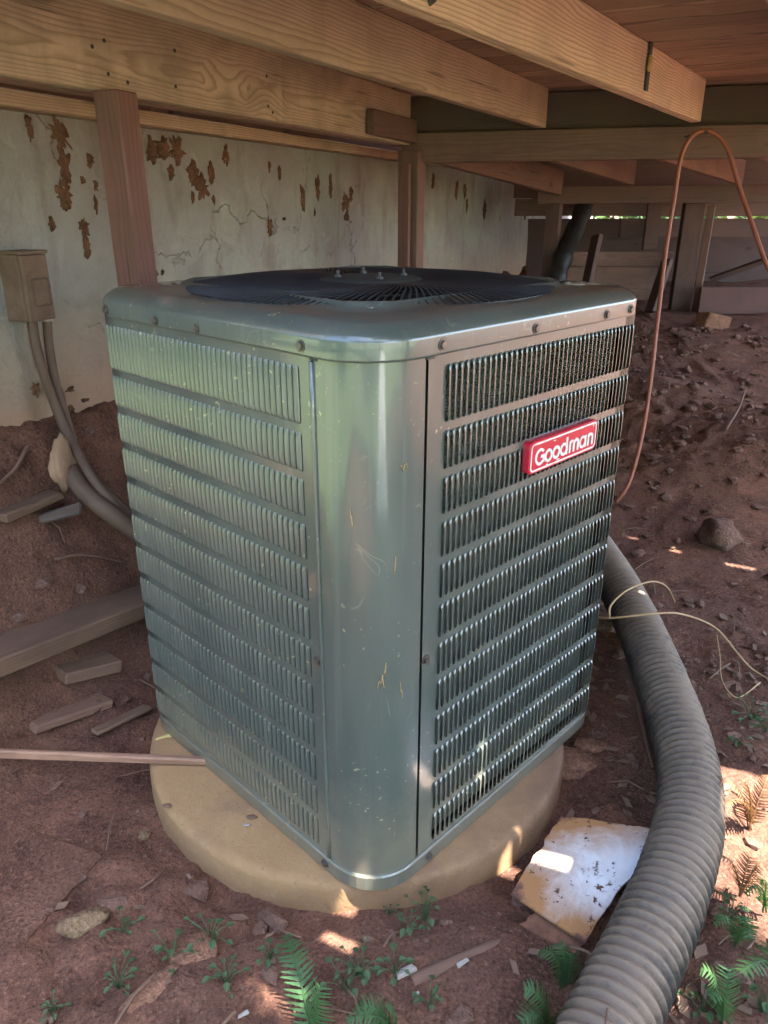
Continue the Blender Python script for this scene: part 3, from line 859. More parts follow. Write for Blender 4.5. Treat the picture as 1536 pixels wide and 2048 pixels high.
# louvered panels -----------------------------------------------------------
PIT = .01305
ROWS = [(.9077, .990)] + [(.9077 - .0699 * k, .9077 - .0699 * k + .0585) for k in range(1, 12)]
SLOT = .0106
def scoop_mesh(name, h, opening_far):
    """one pressed louver; x runs across its slot from the corner side, -y is outwards.
    opening_far: hinge on the corner side, raised free edge on the far side; else mirrored"""
    hh = h / 2 - .0008; R_ = .0095
    Vv, Ff = [], []
    zsl = [-hh, -hh + .0012, -hh + .0035, -hh + .0080, 0, hh - .0080, hh - .0035, hh - .0012, hh]
    if opening_far: pr = [(.0037, .0072), (.0040, .0032), (.0049, .0003), (.0068, -.0013), (.0091, -.0026), (.0105, -.0028)]
    else: pr = [(.0106, .0), (.0098, -.0016), (.0075, -.0032), (.0045, -.0045), (.0018, -.0053), (.0008, -.0051)]
    for z in zsl:
        e = min(1., (hh - abs(z)) / R_); lift = sqrt(max(0, 1 - (1 - e) ** 2))
        for x, y in pr:
            Vv.append((x, y * lift - .0003 if y < 0 else y, z))
    n_ = len(pr)
    for i in range(len(zsl) - 1):
        for j in range(n_ - 1):
            f = (i * n_ + j, i * n_ + j + 1, (i + 1) * n_ + j + 1, (i + 1) * n_ + j)
            Ff.append(f if opening_far else f[::-1])
    return mesh(name, Vv, Ff, True)
def panel(side):
    """side 'L': plane x=-a, distance s runs along +y; 'R': plane y=-a, s along +x"""
    # local panel frame: X = s, Y = inwards (so -Y is outwards), Z up
    if side == 'L':
        # looking from outside, s increases to the viewer's left: mirrored frame kept right-handed through -s
        Mx = Matrix(((0, 1, 0, -A_), (1, 0, 0, -A_), (0, 0, 1, 0), (0, 0, 0, 1)))
    else:
        Mx = Matrix(((1, 0, 0, -A_), (0, 1, 0, -A_), (0, 0, 1, 0), (0, 0, 0, 1)))
    s0 = .1335 if side == 'L' else .1465
    n_ = 42 if side == 'L' else 41
    s1 = s0 + n_ * PIT
    b = MB()
    def q(pts): b.add([(s, 0, z) for s, z in pts], [tuple(range(len(pts)))])
    sa, sb_ = SEAM + .0015, WW - RC
    q([(sa, ZS + .005), (s0, ZS + .005), (s0, ZL + .008), (sa, ZL + .008)])
    zcur = ZS + .005
    hw = SLOT / 2
    for zb, zt in sorted(ROWS):
        q([(s0, zcur), (s1, zcur), (s1, zb - .001), (s0, zb - .001)])
        za, zc = zb - .001, zt + .001
        zcur = zc
        for k in range(n_):
            x0 = s0 + k * PIT; x1 = x0 + PIT
            c_ = x0 + PIT / 2; hl, hr = c_ - hw, c_ + hw
            z1, z2 = zb + hw, zt - hw
            q([(x0, z1), (hl, z1), (hl, z2), (x0, z2)]); q([(hr, z1), (x1, z1), (x1, z2), (hr, z2)])
            arc = [(c_ - hw * cos(t * pi / 6), z2 + hw * sin(t * pi / 6)) for t in range(0, 7)]
            q([(x0, zc), (x0, z2)] + arc + [(x1, z2), (x1, zc)])
            arc = [(c_ - hw * cos(t * pi / 6), z1 - hw * sin(t * pi / 6)) for t in range(0, 7)]
            q(([(x0, za), (x0, z1)] + arc + [(x1, z1), (x1, za)])[::-1])
    q([(s0, zcur), (s1, zcur), (s1, ZL + .008), (s0, ZL + .008)])
    # plain end of the panel, round the far corner and along the back
    rows = []
    tail = [(s1, 0)] + [(sb_, 0)] + [(sb_ + RC * sin(t * pi / 20), RC - RC * cos(t * pi / 20)) for t in range(1, 11)] + [(WW, WW - RC)]
    for z in (ZS + .005, ZL + .008): rows.append([(s, y, z) for s, y in tail])
    b.grid(rows)
    bm = bmesh.new(); mm = b.mesh('louver_panel'); bm.from_mesh(mm)
    bmesh.ops.remove_doubles(bm, verts=bm.verts, dist=1e-5)
    bmesh.ops.recalc_face_normals(bm, faces=bm.faces)
    bm.to_mesh(mm); bm.free()
    po = obj('louver_panel', mm, MT['paint'], ac, WM[ac] @ Mx)
    tall = scoop_mesh('louver', ROWS[0][1] - ROWS[0][0], side == 'L'); short = scoop_mesh('louver', ROWS[1][1] - ROWS[1][0], side == 'L')
    for m_ in (tall, short): m_.materials.append(MT['paint2'])
    rest = MB()
    for r_, (zb, zt) in enumerate(ROWS):
        m_ = tall if r_ == 0 else short
        for k in range(n_):
            x = s0 + k * PIT + (PIT - SLOT) / 2; zc = (zb + zt) / 2
            if k < 12:
                o = bpy.data.objects.new('louver', m_); COL.objects.link(o); o.parent = po
                o.location = (x, 0, zc)
            else:
                rest.add([v.co + Vector((x, 0, zc)) for v in m_.vertices], [tuple(p.vertices) for p in m_.polygons])
    ro = obj('louvers', rest.mesh('louvers', True), MT['paint2'], po, WM[po]); ro['kind'] = 'stuff'
    return po
panL = panel('L'); panR = panel('R')
# condenser coil behind the louvers: close horizontal tubes
b = MB(); rows = []
z = ZS + .004; k = 0
while z < ZL:
    off = -.021 - (.0032 if k % 2 else 0)
    rows.append([p + Z3 * z for p in rsq(off, 6)]); z += .00275; k += 1
b.grid(rows, True)
obj('coil', b.mesh('coil'), MT['coil'], ac)
# top cover with fan opening
FR = .339
b = MB()
lv = [(.0035, ZL), (.0055, ZL + .0015), (.0056, ZL + .004), (.0056, ZL + .0245), (.0052, ZL + .0270), (.0040, ZL + .0295), (.0012, ZL + .0330), (-.0035, ZL + .0372), (-.0100, ZL + .0415), (-.0170, ZL + .0450), (-.0235, ZL + .0475)]
rows = [[p + Z3 * (z + .0006 * noise.noise(Vector((p.x * 7, p.y * 7, z * 30)))) for p in rsq(o, 12)] for o, z in lv]
m_ = len(rows[0])
def circ(r, z): # points on the circle in the same directions as the outline
    out = []
    for p in rsq(-.0235, 12):
        a = atan2(p.y, p.x); out.append(Vector((r * cos(a), r * sin(a), z)))
    return out
o4 = rsq(-.0235, 12)
rows.append([o4[i].lerp(circ(FR + .004, 0)[i], .5) + Z3 * (ZL + .0495 + (.0018 * noise.noise(Vector((o4[i].x * 4, o4[i].y * 4, 3))))) for i in range(m_)])
rows += [circ(FR + .003, ZL + .0535), circ(FR + .001, ZL + .0585), circ(FR - .002, ZL + .0590), circ(FR - .004, ZL + .0570), circ(FR - .005, ZL + .03), circ(FR - .006, ZL - .05)]
b.grid(rows, True)
inn = rsq(.0015, 12)
b.grid([[p + Z3 * ZL for p in rsq(.0035, 12)], [p + Z3 * (ZL + .004) for p in inn]][::-1], True)
top_o = obj('top_cover', b.mesh('top_cover', True), MT['paint'], ac)
# fan guard of swept radial wires
g_ = MB()
zt = ZL + .0575
for k in range(150):
    a0 = 2 * pi * k / 150
    P = []
    for i in range(7):
        f = i / 6; r = .085 + (FR - .008 - .085) * f
        a = a0 + .42 * (1 - f) ** 1.6
        P.append((r * cos(a), r * sin(a), zt + .004 * sin(pi * min(1, f * 1.0)) - .006 * f ** 4))
    g_.tube(P, .0018, 4, False)
for r in (.085, .17, .25, FR - .012):
    f = (r - .085) / (FR - .093)
    z = zt + .004 * sin(pi * f) - .006 * f ** 4 - .003
    g_.tube([(r * cos(2 * pi * j / 72), r * sin(2 * pi * j / 72), z) for j in range(73)], .0018, 5, False)
obj('fan_guard', g_.mesh('fan_guard', True), MT['guard'], top_o, WM[ac])
# motor plate with four upright studs
b = MB(); rows = []
for r, z in ((.0, .006), (.075, .006), (.088, .004), (.098, -.001), (.100, -.004)):
    rows.append([(r * cos(2 * pi * j / 32), r * sin(2 * pi * j / 32), zt + z + .001) for j in range(32)])
b.grid(rows, True)
mp = obj('motor_plate', b.mesh('motor_plate', True), MT['inner'], top_o, WM[ac])
for q in range(4):
    a = radians(45 + 90 * q) + .25
    b = MB(); x, y = .062 * cos(a), .062 * sin(a)
    b.tube([(x, y, zt + .004), (x, y, zt + .019)], .0032, 8); b.tube([(x, y, zt + .005), (x, y, zt + .011)], .007, 6)
    obj('stud', b.mesh('stud'), MT['guard'], mp, WM[ac])
# fan blades and motor below the guard
b = MB()
b.tube([(0, 0, ZL - .22), (0, 0, ZL + .035)], .075, 20)
obj('fan_motor', b.mesh('fan_motor', True), MT['inner'], ac)
for q in range(3):
    b = MB(); rows = []
    for i in range(8):
        f = i / 7; r = .07 + .245 * f; wdt = .35 + .55 * f
        rows.append([(r * cos(q * 2.094 + (t - .5) * wdt), r * sin(q * 2.094 + (t - .5) * wdt), ZL - .045 - .05 * t) for t in (0, .33, .66, 1)])
    b.grid(rows)
    obj('fan_blade', b.mesh('fan_blade', True), MT['inner'], ac)
# screws
def screw(pos, nrm, parent, r=.0068):
    nrm = Vector(nrm).normalized()
    b = MB(); b.tube([pos - nrm * .002, pos + nrm * .0012], r * 1.25, 12); b.tube([pos, pos + nrm * .0045], r * .85, 6)
    obj('screw', b.mesh('screw'), MT['screw'], parent, WM[ac])
NL, NR = Vector((-1, 0, 0)), Vector((0, -1, 0))
for s_, z in ((.662, 1.0175), (.4925, 1.0155), (.371, 1.0155), (.1225, 1.0185)): screw(Vector((-A_ - .0055, -A_ + s_, z)), NL, top_o)
for s_, z in ((.1310, 1.0185), (.3508, 1.0165), (.5655, 1.0165), (.650, 1.018)): screw(Vector((-A_ + s_, -A_ - .0055, z)), NR, top_o)
screw(Vector((-A_, -A_ + .1195, .529)), NL, panL); screw(Vector((-A_ - .005, -A_ + .1150, .1135)), NL, ac)
screw(Vector((-A_ + .1195, -A_, .531)), NR, panR); screw(Vector((-A_ + .1350, -A_ - .005, .1135)), NR, ac)
for a in range(4):
    t = radians(90 * a + 45) + (0.0)
    t = radians(90 * a) + pi / 4
    p = Vector(((FR + .022) * cos(t), (FR + .022) * sin(t), ZL + .0495)); screw(p, (0, 0, 1), top_o, .006)
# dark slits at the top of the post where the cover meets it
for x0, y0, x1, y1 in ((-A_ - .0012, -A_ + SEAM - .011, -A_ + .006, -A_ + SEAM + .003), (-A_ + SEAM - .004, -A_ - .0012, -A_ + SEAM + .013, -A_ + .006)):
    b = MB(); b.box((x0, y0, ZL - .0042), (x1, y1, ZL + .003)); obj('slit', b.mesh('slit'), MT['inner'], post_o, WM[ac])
# name badge --------------------------------------------------------------
bx0, bx1, bz0, bz1 = .347, .560, .781, .8365
bw, bh = bx1 - bx0, bz1 - bz0
BM = WM[ac] @ Matrix.Translation((-A_ + (bx0 + bx1) / 2, -A_ - .0070, (bz0 + bz1) / 2))
def rrect(w, h, r, n_=6):
    P = []
    for q, (cx, cy) in enumerate(((w / 2 - r, -h / 2 + r), (w / 2 - r, h / 2 - r), (-w / 2 + r, h / 2 - r), (-w / 2 + r, -h / 2 + r))):
        for k in range(n_ + 1):
            t = -pi / 2 + q * pi / 2 + k / n_ * pi / 2; P.append((cx + r * cos(t), cy + r * sin(t)))
    return P
b = MB(); P = rrect(bw, bh, .010)
b.grid([[(x, .0066, z) for x, z in P], [(x, -.0055, z) for x, z in P], [(x * .993, -.0072, z * .97) for x, z in P]], True)
b.F.append(tuple(len(b.V) - len(P) + j for j in range(len(P))))
badge = obj('name_badge', b.mesh('name_badge'), MT['red'], ac, BM)
badge['label'] = 'red badge with white Goodman lettering'
b = MB(); b.grid([[(x, -.0078, z) for x, z in rrect(bw - .007, bh - .007, .0085)], [(x, -.0078, z) for x, z in rrect(bw - .0135, bh - .0135, .0060)]], True)
obj('badge_border', b.mesh('badge_border'), MT['white'], badge, BM)
def strokes(segs, t, y):
    """flat lettering from stroke polylines, width t"""
    b = MB()
    for P in segs:
        P = [Vector((x, 0, z)) for x, z in P]
        closed = (P[0] - P[-1]).length < 1e-6
        L_, R_ = [], []
        for i, p in enumerate(P):
            if closed: d_ = P[(i + 1) % (len(P) - 1)] - P[(i - 1) % (len(P) - 1)]
            else: d_ = P[min(i + 1, len(P) - 1)] - P[max(i - 1, 0)]
            n_ = Vector((-d_.z, 0, d_.x)).normalized() * t / 2
            L_.append(p + n_ + Vector((0, y, 0))); R_.append(p - n_ + Vector((0, y, 0)))
        Lb = [p + Vector((0, .0016, 0)) for p in L_]; Rb = [p + Vector((0, .0016, 0)) for p in R_]
        b.grid([Lb, L_, R_, Rb])
        y -= .00006
    return b
def arc(cx, cz, r, a0, a1, n_=18, sx=1.): return [(cx + r * sx * cos(radians(a0 + (a1 - a0) * k / n_)), cz + r * sin(radians(a0 + (a1 - a0) * k / n_))) for k in range(n_ + 1)]
xh = .0092; t_ = .0050
segs = []; x = -.0865
cap = .0132
segs.append(arc(x + .0135, -.0015, cap - .001, 42, 320, 26)); segs.append([(x + .0145, -.0015), (x + .0265, -.0015)]); segs.append([(x + .0243, -.0015), (x + .0243, -.0125)])
x += .0385
bz = -.0045
for k in range(2):
    segs.append(arc(x, bz, xh, 0, 360, 24)); x += .0232
segs.append(arc(x, bz, xh, 0, 360, 24)); segs.append([(x + xh, bz - xh - .002), (x + xh, .0155)]); x += .0195
m0 = x
segs.append([(m0, bz - xh - .002), (m0, bz + xh + .0015)])
for k in range(2):
    cx = m0 + .0065 + k * .0130
    segs.append(arc(cx, bz + .0027, .0065, 180, 0, 12)); segs.append([(cx + .0065, bz + .003), (cx + .0065, bz - xh - .002)])
x = m0 + .026 + .0155
segs.append(arc(x, bz, xh, 0, 360, 24)); segs.append([(x + xh, bz - xh - .002), (x + xh, bz + xh + .0015)]); x += xh + .0095
segs.append([(x, bz - xh - .002), (x, bz + xh + .0015)]); segs.append(arc(x + .0068, bz + .0024, .0068, 180, 0, 12)); segs.append([(x + .0136, bz + .003), (x + .0136, bz - xh - .002)])
xm = (-.0865 + x + .0136) / 2
segs = [[(px - xm, pz) for px, pz in s_] for s_ in segs]
obj('lettering', strokes(segs, t_, -.0082).mesh('lettering'), MT['white'], badge, BM)
# small scuffs on the badge
for dx, dz, w_, h_ in ((-.052, -.0205, .009, .004), (-.0195, -.0185, .009, .0035), (-.034, .0175, .010, .002), (.092, .0185, .006, .004)):
    b = MB(); Vv, Ff = lump(1, 1, .6, (w_ / 2, .0005, h_ / 2), int(dx * 900)); b.add([v + Vector((dx, -.0076, dz)) for v in Vv], Ff)
    obj('scuff', b.mesh('scuff'), MT['white'], badge, BM)

# ------------------------------------------------------------------ disconnect box with conduits
cx0, cz0 = at_plane(40, 510, W0 + WN * .075, WN), at_plane(114, 638, W0 + WN * .075, WN)
l0 = WB.inverted() @ cx0; l1 = WB.inverted() @ cz0
BXM = WB @ Matrix.Translation(((l0.x + l1.x) / 2, 0, (l0.z + l1.z) / 2))
bw_, bh_ = l1.x - l0.x, l0.z - l1.z
dbx = empty('disconnect_box', BXM)
tag(dbx, 'dusty brown metal electrical box mounted on the plaster wall', 'electrical box')
def bpart(name, w, d_, h, cx, cy, cz, mat, b_=.004, parent=dbx):
    return obj(name, bevel_box(name, w, d_, h, b_, 2), mat, parent, BXM @ Matrix.Translation((cx, cy, cz)))
bpart('enclosure', bw_, .068, bh_, 0, -.028, 0, MT['box'])
cv = bpart('cover', bw_ * .97, .012, bh_ * .98, 0, -.068, 0, MT['box'], .003)
bpart('raised_panel', bw_ * .60, .006, bh_ * .42, bw_ * .06, -.076, -.01, MT['box'], .006, cv)
bpart('top_lip', bw_ * 1.05, .085, .008, 0, -.036, bh_ / 2 + .004, MT['box'], .002)
bot = -bh_ / 2
def wpt(px, py, off): return at_plane(px, py, W0 + WN * off, WN)
for k, (pts, r) in enumerate(((((64, 638, .03), (72, 690, .03), (92, 760, .04), (122, 840, .06), (150, 895, .12), (200, 975, .22), (300, 1075, .30)), .0125),
                              (((94, 638, .03), (98, 690, .03), (110, 760, .04), (122, 800, .045), (140, 860, .06), (158, 915, .12), (215, 985, .23), (310, 1070, .30)), .0115))):
    P = smooth_path([wpt(*q) for q in pts], 8)
    b = MB(); b.tube(P, r, 12)
    co = obj('conduit', b.mesh('conduit', True), MT['conduit'], dbx, Matrix())
    b = MB(); b.tube([P[0] + Vector((0, 0, .012)), P[0], P[1]], .0145, 12); b.tube([P[0] + Vector((0, 0, .004)), P[0] + Vector((0, 0, -.006))], .0165, 6)
    obj('fitting', b.mesh('fitting', True), MT['fitting'], co, Matrix())
# insulated refrigerant line coming out of the footing
P = smooth_path([wpt(118, 912, .02), wpt(135, 932, .10), wpt(170, 985, .18), wpt(225, 1030, .26), wpt(310, 1090, .32)], 8)
b = MB(); b.tube(P, .024, 14)
tag(obj('refrigerant_line', b.mesh('refrigerant_line', True), MT['conduit']), 'thick brown insulated pipe leaving the wall footing beside the conduits', 'pipe')

# ------------------------------------------------------------------ corrugated drain pipe
ctl = [T(1120, 1000, .12), T(1205, 1120, .10), T(1262, 1220, .088), T(1322, 1360, .083), T(1371, 1510, .082), T(1378, 1640, .082), T(1340, 1780, .082), T(1275, 1930, .083), T(1205, 2080, .084), T(1110, 2300, .084)]
cl_ = smooth_path(ctl, 40)
# resample by arc length
def resample(P, st):
    out = [P[0]]; acc = 0; i = 0; cur = P[0]
    while i < len(P) - 1:
        d_ = (P[i + 1] - cur).length
        if acc + d_ >= st:
            t = (st - acc) / d_; cur = cur.lerp(P[i + 1], t); out.append(cur); acc = 0
        else: acc += d_; cur = P[i + 1]; i += 1
    return out
PR = .0620; PP = .0200
pts = resample(cl_, PP / 6)
rad = []
for i in range(len(pts)):
    t = (i % 6) / 6
    rad.append((PR - .0105 * (0, .12, .75, 1, .75, .12)[i % 6]) * (1 + .020 * noise.noise(Vector((i * .045, 0, 0))) + .012 * noise.noise(Vector((i // 6 * 1.7, 5, 0)))))
b = MB(); b.tube(pts, rad, 40)
hz = obj('drain_pipe', b.mesh('drain_pipe', True), MT['pipe'])
tag(hz, 'dusty black corrugated drain pipe curving past the air conditioner', 'pipe')

# ------------------------------------------------------------------ orange cord looped over a nail in the cross beam
cp = lambda px, py, y: at_y(px, py, y)
yb = 3.06
P = [cp(1232, 1004, 2.72), cp(1258, 965, 2.72), cp(1282, 880, 2.76), cp(1300, 770, 2.82), cp(1315, 640, 2.90), cp(1332, 500, 2.96), cp(1348, 400, 3.0), cp(1362, 315, 3.02), cp(1382, 275, 3.03), cp(1408, 262, 3.03), cp(1436, 272, 3.02), cp(1458, 305, 3.0), cp(1482, 385, 2.95), cp(1505, 450, 2.88), cp(1540, 545, 2.8), cp(1600, 660, 2.7), cp(1700, 760, 2.6)]
b = MB(); b.tube(smooth_path(P, 10), .0080, 10)
tag(obj('extension_cable', b.mesh('extension_cable', True), MT['cord']), 'faded orange cord looped over a nail in the cross beam', 'cord')
nl = cp(1408, 266, 3.04)
b = MB(); b.tube([nl + Vector((-.03, .10, -.004)), nl + Vector((0, -.02, 0))], .003, 8); b.tube([nl + Vector((0, -.02, 0)), nl + Vector((.0, -.023, 0))], .007, 8)
obj('nail', b.mesh('nail'), MT['inner'], deck, Matrix())

# ------------------------------------------------------------------ rusty panels, scrap wood, stones on the ground
def sheet(name, corners, mat, th=.004, n_=14, curl=.0, seed=0):
    """bent metal sheet spanning four ground corners (counter-clockwise), with thickness"""
    c00, c10, c11, c01 = [Vector(c_) for c_ in corners]
    O = (c00 + c10 + c11 + c01) / 4
    rows, rows2 = [], []
    for j in range(n_):
        v = j / (n_ - 1); r = []; r2 = []
        for i in range(n_):
            u = i / (n_ - 1)
            p = (c00.lerp(c10, u)).lerp(c01.lerp(c11, u), v)
            e = 0
            if i in (0, n_ - 1) or j in (0, n_ - 1): e = .006 * noise.noise(p * 60 + Vector((seed, 0, 0)))
            z = .006 * noise.noise(p * 6 + Vector((seed, 2, 0))) + curl * u ** 3
            p = p + Vector((e, -e, z)) - O
            r.append(p); r2.append(p - Vector((0, 0, th)))
        rows.append(r); rows2.append(r2)
    b = MB(); b.grid(rows); b.grid([r[::-1] for r in rows2])
    for edge in ([r[0] for r in rows], rows[-1], [r[-1] for r in rows][::-1], rows[0][::-1]):
        b.grid([edge, [p - Vector((0, 0, th)) for p in edge]])
    return obj(name, b.mesh(name, True), MT[mat], None, Matrix.Translation(O))
s1_ = sheet('rusty_panel', (T(1022, 1788, .035), T(1165, 1880, .045), T(1330, 1660, .075), T(1118, 1632, .05)), 'rusty', curl=.0, seed=3)
tag(s1_, 'white enamelled metal panel with rusted edges lying beside the drain pipe', 'metal panel')
s2_ = sheet('rusted_sheet', (T(1045, 1850, .018), T(1150, 1905, .02), T(1185, 1840, .03), T(1090, 1790, .022)), 'rust', seed=5)
tag(s2_, 'brown rusted sheet poking out under the white enamelled panel', 'metal sheet')
def scrap(name, x0, y0, x1, y1, w, h, mat, label, lift=0., z0=None, z1=None, roll=0.):
    a = on_ground(x0, y0); b_ = on_ground(x1, y1)
    a.z = (ground_z(a.x, a.y, False) if z0 is None else z0) + h / 2 + lift; b_.z = (ground_z(b_.x, b_.y, False) if z1 is None else z1) + h / 2 + lift
    o = plank(name, a, b_, w, h, MT[mat], None, Vector((0, roll, 1)), b=.004, jit=.004)
    return tag(o, label, 'wood scrap')
scrap('scrap_board', -160, 1405, 345, 1195, .115, .04, 'scrap', 'long brown board lying from the picture edge to behind the air conditioner', .006)
scrap('wood_block', 118, 1368, 228, 1342, .085, .035, 'scrap', 'short brown wood block beside the long board', .004)
tag(plank('wood_stick', at_z(-140, 1500, .12), at_z(425, 1521, .105), .018, .020, MT['stick'], None, b=.004, jit=.004), 'thin reddish stick running to the pad edge', 'wood scrap')
scrap('dirty_plank', -190, 2010, 120, 1690,   .20, .03, 'soil', 'wide dirt covered plank half buried near the bottom edge', -.016)
scrap('wood_shim', 392, 1532, 436, 1560, .018, .012, 'fresh', 'pale wood shim on the pad at the unit base', 0, .0955, .0955)
scrap('wood_splinter', 318, 1533, 352, 1526, .010, .008, 'fresh', 'pale splinter beside the stick end on the pad', 0, .088, .0945)
scrap('bank_board', 2, 1075, 118, 1010, .05, .02, 'scrap', 'narrow dark board lying on the bank below the electrical box', .02)
scrap('bark_strip', 190, 1478, 300, 1428, .03, .012, 'scrap', 'rough bark strip beside the wood block', .01)
scrap('rotten_board', 60, 1462, 215, 1405, .06, .018, 'dirty', 'rotten half buried board between block and stick', -.004)
# dark slate by the footing
p = on_ground(118, 1040)
tag(obj('dark_slab', bevel_box('dark_slab', .11, .075, .03, .006, 1, .012), MT['slate'], None, Matrix.Translation(p + Vector((0, 0, .03))) @ Matrix.Rotation(.45, 4, 'Z') @ Matrix.Rotation(-.2, 4, 'X')), 'dark slab of stone on the bank under the conduits', 'slab')
def stone(px, py, r, sq, mat, name, label, cat='stone', seed=1, rz=0., amp=.35):
    p = on_ground(px, py); Vv, Ff = lump(r, 3, amp, sq, seed)
    o = obj(name, mesh(name, Vv, Ff, True), MT[mat], None, Matrix.Translation(p + Vector((0, 0, r * sq[2] * .45))) @ Matrix.Rotation(rz, 4, 'Z'))
    return tag(o, label, cat)
stone(172, 1862, .033, (1.3, .7, .5), 'stone', 'tan_rock', 'yellowish tan stone near the wide dirty plank', seed=4, rz=.5)
stone(390, 1915, .036, (1.1, .9, .35), 'orangestone', 'orange_rock', 'flat orange stone among the small weeds', seed=6, rz=.5)
stone(305, 2000, .036, (1.6, .5, .28), 'orangestone', 'orange_sliver', 'long orange stone sliver at the bottom edge', seed=9, rz=.9)
stone(290, 1674, .012, (1, 1, .9), 'stone', 'round_pebble', 'round pale pebble left of the pad rim', 'pebble', 3)
stone(1200, 1262, .028, (1.5, .8, .7), 'stone', 'tan_cobble', 'pale tan stone between the pipe and the air conditioner', seed=14)
stone(1242, 1290, .034, (1.6, .7, .5), 'orangestone', 'brown_cobble', 'orange brown stone touching the drain pipe', seed=15, rz=-.4)
stone(1438, 1082, .07, (1, 1, .8), 'clod', 'large_clod', 'large rounded clay clod on the bank', seed=17)
p = on_ground(1424, 655)
tag(obj('far_brick', bevel_box('far_brick', .20, .10, .085, .006, 1, .01), MT['orangestone'], None, Matrix.Translation(p + Vector((0, 0, .03))) @ Matrix.Rotation(.35, 4, 'Z') @ Matrix.Rotation(.25, 4, 'Y')), 'broken brown brick on the mound below the far boards', 'brick')
stone(1182, 1500, .03, (1.3, .8, .35), 'orangestone', 'orange_shard', 'thin orange shard behind the round pad', 'shard', 22, -.2)
stone(1130, 1690 - 160, .05, (1.4, 1., .3), 'orangestone', 'flat_rock', 'flat reddish rock beside the rear of the pad', seed=28)
# bits on the pad
for px, py, r, nm, lb, ct, mt in ((494, 1650, .006, 'white_chip', 'tiny white chip on the pad', 'chip', 'scrapwhite'), (503, 1634, .008, 'dark_leaf', 'small dark dead leaf on the pad', 'leaf', 'dryleaf'), (334, 1611, .008, 'dark_twig', 'small dark twig on the pad rim', 'twig', 'twig')):
    p = at_z(px, py, .0965); Vv, Ff = lump(r, 2, .5, (1.3, .7, .25), px)
    tag(obj(nm, mesh(nm, Vv, Ff, True), MT[mt], None, Matrix.Translation(p + Vector((0, 0, .0005)))), lb, ct)
for i, (px, py, w) in enumerate(((812, 1952, .013), (925, 1932, .009), (488, 2040, .007), (832, 1998, .005))):
    p = on_ground(px, py)
    tag(obj('white_fragment', bevel_box('white_fragment', w * 2.4, w * .9, .004, .001, 1, w * .22), MT['scrapwhite'], None, Matrix.Translation(p + Vector((0, 0, .004))) @ Matrix.Rotation(.5, 4, 'Z')),
        ('largest pale fragment in the mud before the pad', 'pale crumb beside the brown root', 'pale crumb at the bottom edge left of the tall fern', 'tiny pale crumb below the largest fragment')[i], 'fragment')

# uncountable clods, chips and litter
cb = MB()
def scatter_pt():
    while True:
        x, y = random.uniform(-1.4, 2.6), random.uniform(.5, 4.6)
        if (x + .06) ** 2 + (y - 1.425) ** 2 < .49 ** 2: continue
        if wall_dist(x, y) < .05: continue
        return x, y
for i in range(3200):
    x, y = scatter_pt()
    k = .5 + .8 * noise.noise(Vector((x, y, 0)) * 1.3)
    if random.random() > k + .25 * sstep(2.0, 3.0, y): continue
    r = .004 + .022 * random.random() ** 3.2 + .012 * sstep(2.2, 3.4, y) * random.random()
    Vv, Ff = lump(r, 1, .7, (random.uniform(.8, 1.5), random.uniform(.7, 1.1), random.uniform(.45, .8)), i)
    R_ = Matrix.Rotation(random.uniform(0, 6.3), 3, 'Z'); p = Vector((x, y, gz(x, y) + r * .15))
    cb.add([R_ @ v + p for v in Vv], Ff)
tag(obj('dirt_clods', cb.mesh('dirt_clods'), MT['clod']), 'loose red clay clods strewn over the soil', 'clods', kind='stuff')
lb_ = MB()
for i in range(1300):
    x, y = scatter_pt()
    if random.random() < .45: x, y = random.uniform(.35, 1.6), random.uniform(.6, 1.9)
    if (x + .06) ** 2 + (y - 1.425) ** 2 < .49 ** 2: continue
    p = Vector((x, y, gz(x, y) + .004)); a = random.uniform(0, 6.3); L_ = random.uniform(.005, .020); w_ = L_ * random.uniform(.25, .6)
    d_ = Vector((cos(a), sin(a), random.uniform(-.2, .2))); e = Vector((-sin(a), cos(a), random.uniform(-.3, .3)))
    lb_.add([p - d_ * L_, p - d_ * L_ * .3 + e * w_ + Z3 * .003, p + d_ * L_ * .5 + e * w_ * .7, p + d_ * L_ + Z3 * .004, p + d_ * L_ * .4 - e * w_, p - d_ * L_ * .4 - e * w_ * .8 + Z3 * .002], [(0, 1, 4, 5), (1, 2, 3, 4)])
for i in range(240):
    x, y = scatter_pt(); a = random.uniform(0, 6.3); L_ = random.uniform(.03, .12)
    p = Vector((x, y, gz(x, y) + .006)); d_ = Vector((cos(a), sin(a), 0)); q_ = p + d_ * L_; q_.z = gz(q_.x, q_.y) + .008
    mid = (p + q_) / 2 + Vector((-d_.y, d_.x, 0)) * random.uniform(-.01, .01) + Z3 * .006
    lb_.tube([p, mid, q_], .0012 + random.random() * .0012, 5, False)
tag(obj('leaf_litter', lb_.mesh('leaf_litter'), MT['dryleaf']), 'dry leaf flakes and twigs scattered on the soil', 'litter', kind='stuff')

